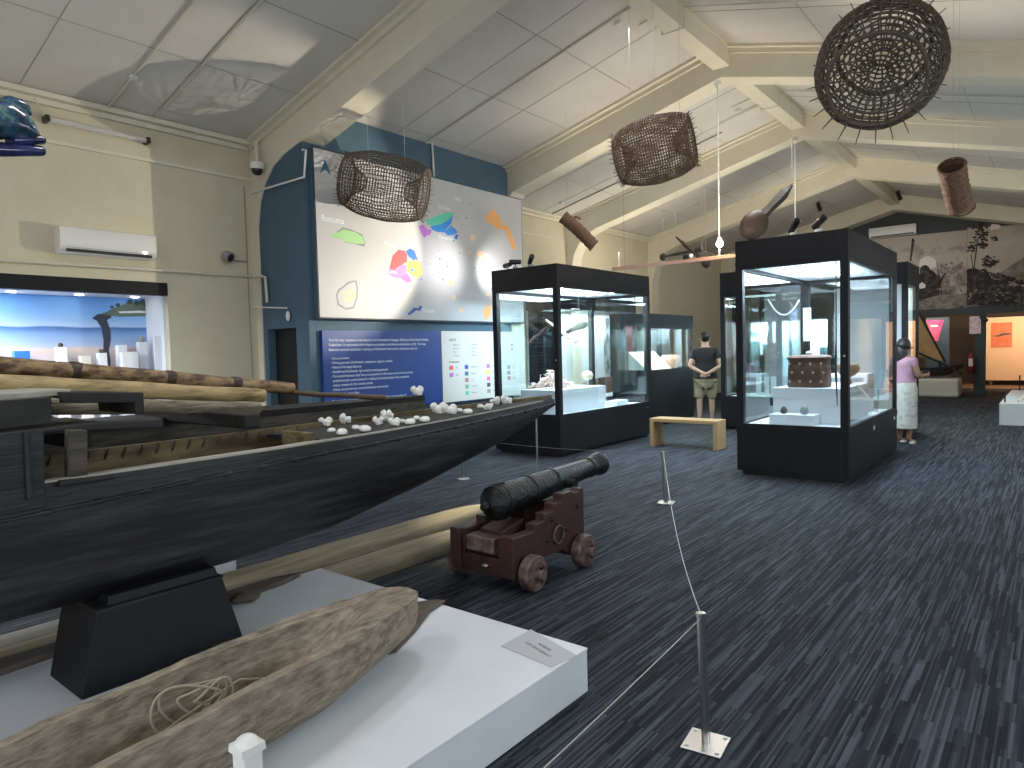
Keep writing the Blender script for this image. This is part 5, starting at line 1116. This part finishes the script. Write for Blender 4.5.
def hand(pre, par, w, fd, side, curl):
    """palm and five fingers: w wrist point, fd finger direction, side across the palm, curl bending direction"""
    w, fd, side, curl = Vector(w), Vector(fd).normalized(), Vector(side).normalized(), Vector(curl).normalized(); out = [(pre+'p', par, w+fd*.05, (.036, .016))]
    for i, (s, l) in enumerate(((-.030, .062), (-.010, .075), (.010, .072), (.030, .055))):
        k = w+fd*.085+side*s; out += [(pre+'k%d' % i, pre+'p', k, .0095), (pre+'m%d' % i, pre+'k%d' % i, k+fd*l*.5+curl*.012, .0085), (pre+'t%d' % i, pre+'m%d' % i, k+fd*l*.85+curl*.036, .007)]
    out += [(pre+'a', pre+'p', w+fd*.045-side*.045+curl*.01, .0105), (pre+'b', pre+'a', w+fd*.085-side*.062+curl*.02, .0085)]
    return out
def person(root, H, yaw, arms, legs, skinm, lean=0):
    """skeleton in body axes (x right, y forward, z up), turned by yaw about the root"""
    s = H/1.75; Rz = Matrix.Rotation(yaw, 3, 'Z'); T = lambda p: root.location + Rz @ (Vector(p)*s)
    pts = [('pelvis', None, (0, 0, .93), .135), ('waist', 'pelvis', (0, .0, 1.07), .125), ('chest', 'waist', (0, .0, 1.25), .145), ('upper', 'chest', (0, -.01, 1.38), .12), ('neck', 'upper', (0, 0, 1.48), .055), ('skullb', 'neck', (0, .015, 1.565), .070), ('skull', 'skullb', (0, .02, 1.64), .088), ('crown', 'skull', (0, .01, 1.70), .062),
           ('nose', 'skullb', (0, .095, 1.595), .016), ('ear1', 'skull', (.085, .0, 1.605), .016), ('ear2', 'skull', (-.085, .0, 1.605), .016)]
    for sd, nm in ((1, 'R'), (-1, 'L')):
        pts += [('sh'+nm, 'upper', (.175*sd, -.01, 1.395), .062), ('el'+nm, 'sh'+nm, arms[nm][0], .043), ('wr'+nm, 'el'+nm, arms[nm][1], .029)]
        pts += hand('h'+nm, 'wr'+nm, arms[nm][1], *arms[nm][2])
        k, a, f = legs[nm]; pts += [('hip'+nm, 'pelvis', (.095*sd, 0, .86), .105), ('kn'+nm, 'hip'+nm, k, .062), ('cf'+nm, 'kn'+nm, tuple(Vector(k).lerp(Vector(a), .35)), .058), ('an'+nm, 'cf'+nm, a, .036), ('ft'+nm, 'an'+nm, f, .034)]
    pts = [(n, p, T(c), (tuple(x*s for x in r) if isinstance(r, tuple) else r*s)) for n, p, c, r in pts]
    v, e, r = chainbody(pts); return skin('body', v, e, r, skinm, root, 0, 1), T, s
# man with hands behind his back
mp0 = at(706, 424, 2, 0); man = thing('person', 'man in black shirt and olive shorts seen from behind with hands clasped', 'person', (mp0.x, mp0.y, 0))
H = 1.88; yaw = math.radians(22)
armsM = {'R': ((.29, -.10, 1.12), (.05, -.235, .98), ((-1, 0, -.25), (0, .1, 1), (0, -.6, 0))), 'L': ((-.29, -.10, 1.12), (-.05, -.215, .99), ((1, 0, -.25), (0, .1, 1), (0, -.6, 0)))}
legsM = {'R': ((.11, .02, .48), (.12, .0, .08), (.13, .14, .035)), 'L': ((-.11, -.02, .48), (-.12, -.03, .08), (-.14, .10, .035))}
_, T, s = person(man, H, yaw, armsM, legsM, 'skin_pale')
def cl(nm, pts, m, root, T, s, sub=1):
    pts = [(n, p, T(c), (tuple(x*s for x in r) if isinstance(r, tuple) else r*s)) for n, p, c, r in pts]; v, e, r = chainbody(pts); return skin(nm, v, e, r, m, root, 0, sub)
cl('shirt', [('a', None, (0, 0, .86), (.215, .19)), ('b', 'a', (0, 0, 1.05), (.20, .165)), ('c', 'b', (0, 0, 1.25), (.21, .165)), ('d', 'c', (0, -.01, 1.38), (.16, .125)), ('e', 'd', (0, 0, 1.465), .07), ('f', 'd', (.185, -.01, 1.385), .085), ('g', 'f', (.255, -.06, 1.22), .072), ('h', 'd', (-.185, -.01, 1.385), .085), ('i', 'h', (-.255, -.06, 1.22), .072)], 'cloth_black', man, T, s)
cl('shorts', [('a', None, (0, 0, .92), (.185, .165)), ('b', 'a', (.10, 0, .80), .12), ('c', 'b', (.11, .01, .66), .098), ('d', 'c', (.115, .02, .47), .092), ('e', 'a', (-.10, 0, .80), .12), ('f', 'e', (-.11, -.01, .66), .098), ('g', 'f', (-.115, -.02, .47), .092)], 'cloth_olive', man, T, s)
def band(nm, rows, m): MB().loft([[T((rx*math.cos(a), ry*math.sin(a), z)) for a in [i*2*PI/32 for i in range(32)]] for z, rx, ry in rows]).build(nm, m, man, 50)
band('shirt_hem', ((.875, .222, .188), (.90, .226, .190), (1.02, .215, .182), (1.16, .205, .170)), 'cloth_black')
band('shorts_seat', ((.70, .185, .14), (.74, .205, .165), (.84, .212, .180), (.90, .208, .178)), 'cloth_olive')
MB().ball(T((0, -.012, 1.665)), (.098*s, .105*s, .10*s), 18, 12, .05, 8).build('hair', 'hair_black', man, True)
for sd in (1, -1): MB().ball(T((.13*sd, .06 if sd > 0 else .02, .035)), (.05, .13, .045), 12, 8).build('shoe', 'shoe_dark', man, True)
# woman beside the right case, facing away with a phone
wp = at(905, 444, 2, 0); wo = thing('person', 'woman in pink top and long pale skirt standing behind the right case', 'person', (wp.x, wp.y, 0)); H = 1.64; yaw = math.radians(-40)
armsW = {'R': ((.24, .04, 1.13), (.12, .27, 1.14), ((-.2, 1, .1), (0, 0, 1), (-1, 0, 0))), 'L': ((-.24, .04, 1.13), (-.10, .28, 1.15), ((.2, 1, .1), (0, 0, 1), (1, 0, 0)))}
legsW = {'R': ((.09, .02, .48), (.09, -.01, .08), (.10, .12, .035)), 'L': ((-.09, .0, .48), (-.09, -.03, .08), (-.10, .10, .035))}
_, T, s = person(wo, H, yaw, armsW, legsW, 'skin_tone')
cl('top', [('a', None, (0, 0, .93), (.175, .155)), ('b', 'a', (0, 0, 1.08), (.178, .16)), ('c', 'b', (0, .01, 1.26), (.185, .17)), ('d', 'c', (0, 0, 1.38), (.16, .14)), ('e', 'd', (0, 0, 1.455), .06), ('f', 'd', (.175, -.01, 1.385), .075), ('g', 'f', (.215, .01, 1.27), .062), ('h', 'd', (-.175, -.01, 1.385), .075), ('i', 'h', (-.215, .01, 1.27), .062)], 'cloth_pink', wo, T, s)
b = MB(); rg = []
for z, rx, ry in ((1.02, .165, .15), (.92, .19, .17), (.75, .19, .165), (.5, .185, .165), (.3, .19, .17), (.27, .19, .17)): rg.append([T(((rx+.008*math.sin(7*a))*math.cos(a), (ry+.008*math.sin(7*a))*math.sin(a), z)) for a in [i*2*PI/36 for i in range(36)]])
b.loft(rg).build('skirt', 'cloth_cream', wo, 50)
MB().ball(T((0, -.03, 1.645)), (.105*s, .115*s, .115*s), 18, 12, .06, 7).ball(T((0, -.07, 1.50)), (.10*s, .075*s, .19*s), 14, 10, .08, 6).build('hair', 'hair_black', wo, True)
for sd in (1, -1): MB().ball(T((.10*sd, .05, .03)), (.045, .12, .03), 12, 8).build('shoe', 'shoe_pale', wo, True)
ph = thing('phone', 'dark phone held by the woman in the pink top', 'phone', T((0, .40, 1.17))); R = Matrix.Rotation(yaw, 3, 'Z'); MB().obox(T((0, .395, 1.175)), (.15, .009, .075), R).build('body', 'black_plastic', ph, bevel=.002)

# ------------------------------------------------------------------ light
def area(name, loc, tgt, power, col, sx, sy): return light('AREA', name, loc, power, col, tgt, shape='RECTANGLE', size=sx, size_y=sy)
UPL = 130
# daylight from unseen right windows; the pair behind the viewer is added fill
for i, y in enumerate((-1.5, 3.2, 7.6, 11.9, 16.0)):
    struct('window_%d' % (i+1), MB().box(XR-.02, XR+.0, y-.9, y+.9, 1.0, 2.6), 'white_wall'); area('window_daylight', (XR-.05, y, 1.8), (-4.5, y, 0.2), DAY*(1.35 if y < 5 else .9), (.76, .88, 1), 1.7, 1.5)
for i, x in enumerate((-3.2, -.7)):
    struct('window_%d' % (i+6), MB().box(x-.9, x+.9, YB-.0, YB+.02, 1.0, 2.7), 'white_wall'); area('window_daylight', (x, YB+.06, 1.85), (x-1.5, 3, .6), DAY*1.7, (.86, .93, 1), 1.7, 1.6)
for y in (-1.2, 3.2, 7.6, 11.8, 15.8, 20.2): area('ridge_light', (-3.85, y, 5.2), (-3.85, y, 0), TOP, (.97, .97, 1), .5, 1.6)  # unseen downward fill added under the ridge, no lamps hang there
light('SPOT', 'bulb_beam', (-5.48, 8.06, 2.58), BEAM, (1, .90, .72), (-9.1, 4.2, 3.9), spot_size=math.radians(66), spot_blend=.35, shadow_soft_size=.008)  # beam worked out from the shadows, hung unseen in open air without a fitting
for (x, y, z, tx, ty, pw) in ((-2.3, 8.75, 3.08, 1.0, 5.8, UPL), (-2.7, 9.6, 3.08, -4.6, 10.5, UPL*.7), (-6.0, 9.6, 3.05, -4.6, 9.6, UPL*.6), (-4.5, 13.3, 3.1, -5.5, 12.5, UPL*.9), (-2.5, 13.0, 3.0, -1.5, 17.5, UPL*1.1), (-6.9, 14, 2.4, -9, 15, UPL*1.3), (-4.5, 16.5, 2.75, -4.5, 19.5, UPL*1.1)):
    light('SPOT', 'up_beam', (x, y, z), pw, (1, .88, .70), (tx, ty, 5.2), spot_size=math.radians(140), spot_blend=1, shadow_soft_size=.05)  # uplights over the case tops to brighten the ceiling, most added without a fitting
light('POINT', 'bulb_glow', (-3.84, 9.50, 3.09), 9, (1, .62, .35), shadow_soft_size=.04)
light('SPOT', 'map_spot', S1+Vector((-.12, .05, 0)), 42, (1, .95, .95), (-7.75, 9.2, 3.0), spot_size=math.radians(85), spot_blend=1, shadow_soft_size=.04)
light('SPOT', 'map_spot', S2+Vector((-.15, -.08, 0)), 42, (1, .96, .96), (-7.75, 7.9, 3.0), spot_size=math.radians(85), spot_blend=1, shadow_soft_size=.04)
area('display_light', (XL-.36, 1.7, 2.42), (XL-.50, 1.7, 1.0), 250, (.88, .94, 1), .35, 4.4)
area('alcove_light', (-.6, 26.6, 2.65), (-.6, 28.4, 1.2), 90, (1, .82, .62), 2.5, .5)
area('alcove_light', (-3.8, 27.0, 2.65), (-3.8, 28.5, 1.0), 25, (1, .7, .5), 2, .5)
light('SPOT', 'timber_spot', (-6.5, 8.12, 3.0), 1000, (1, .80, .42), (-4.25, 4.75, .1), spot_size=math.radians(15), spot_blend=.8, shadow_soft_size=.05)
w = bpy.data.worlds.new('world'); SC.world = w; w.use_nodes = True; w.node_tree.nodes['Background'].inputs[0].default_value = (.5, .55, .65, 1); w.node_tree.nodes['Background'].inputs[1].default_value = .05
SC.view_settings.view_transform = 'Standard'; SC.view_settings.look = 'None'; SC.view_settings.exposure = EXPO; SC.view_settings.gamma = 1; SC.view_settings.use_curve_mapping = False
SC.cycles.max_bounces = 10; SC.cycles.diffuse_bounces = 4; SC.cycles.glossy_bounces = 4; SC.cycles.transparent_max_bounces = 24; SC.cycles.use_denoising = True; SC.cycles.sample_clamp_indirect = 6; SC.cycles.caustics_reflective = False; SC.cycles.caustics_refractive = False
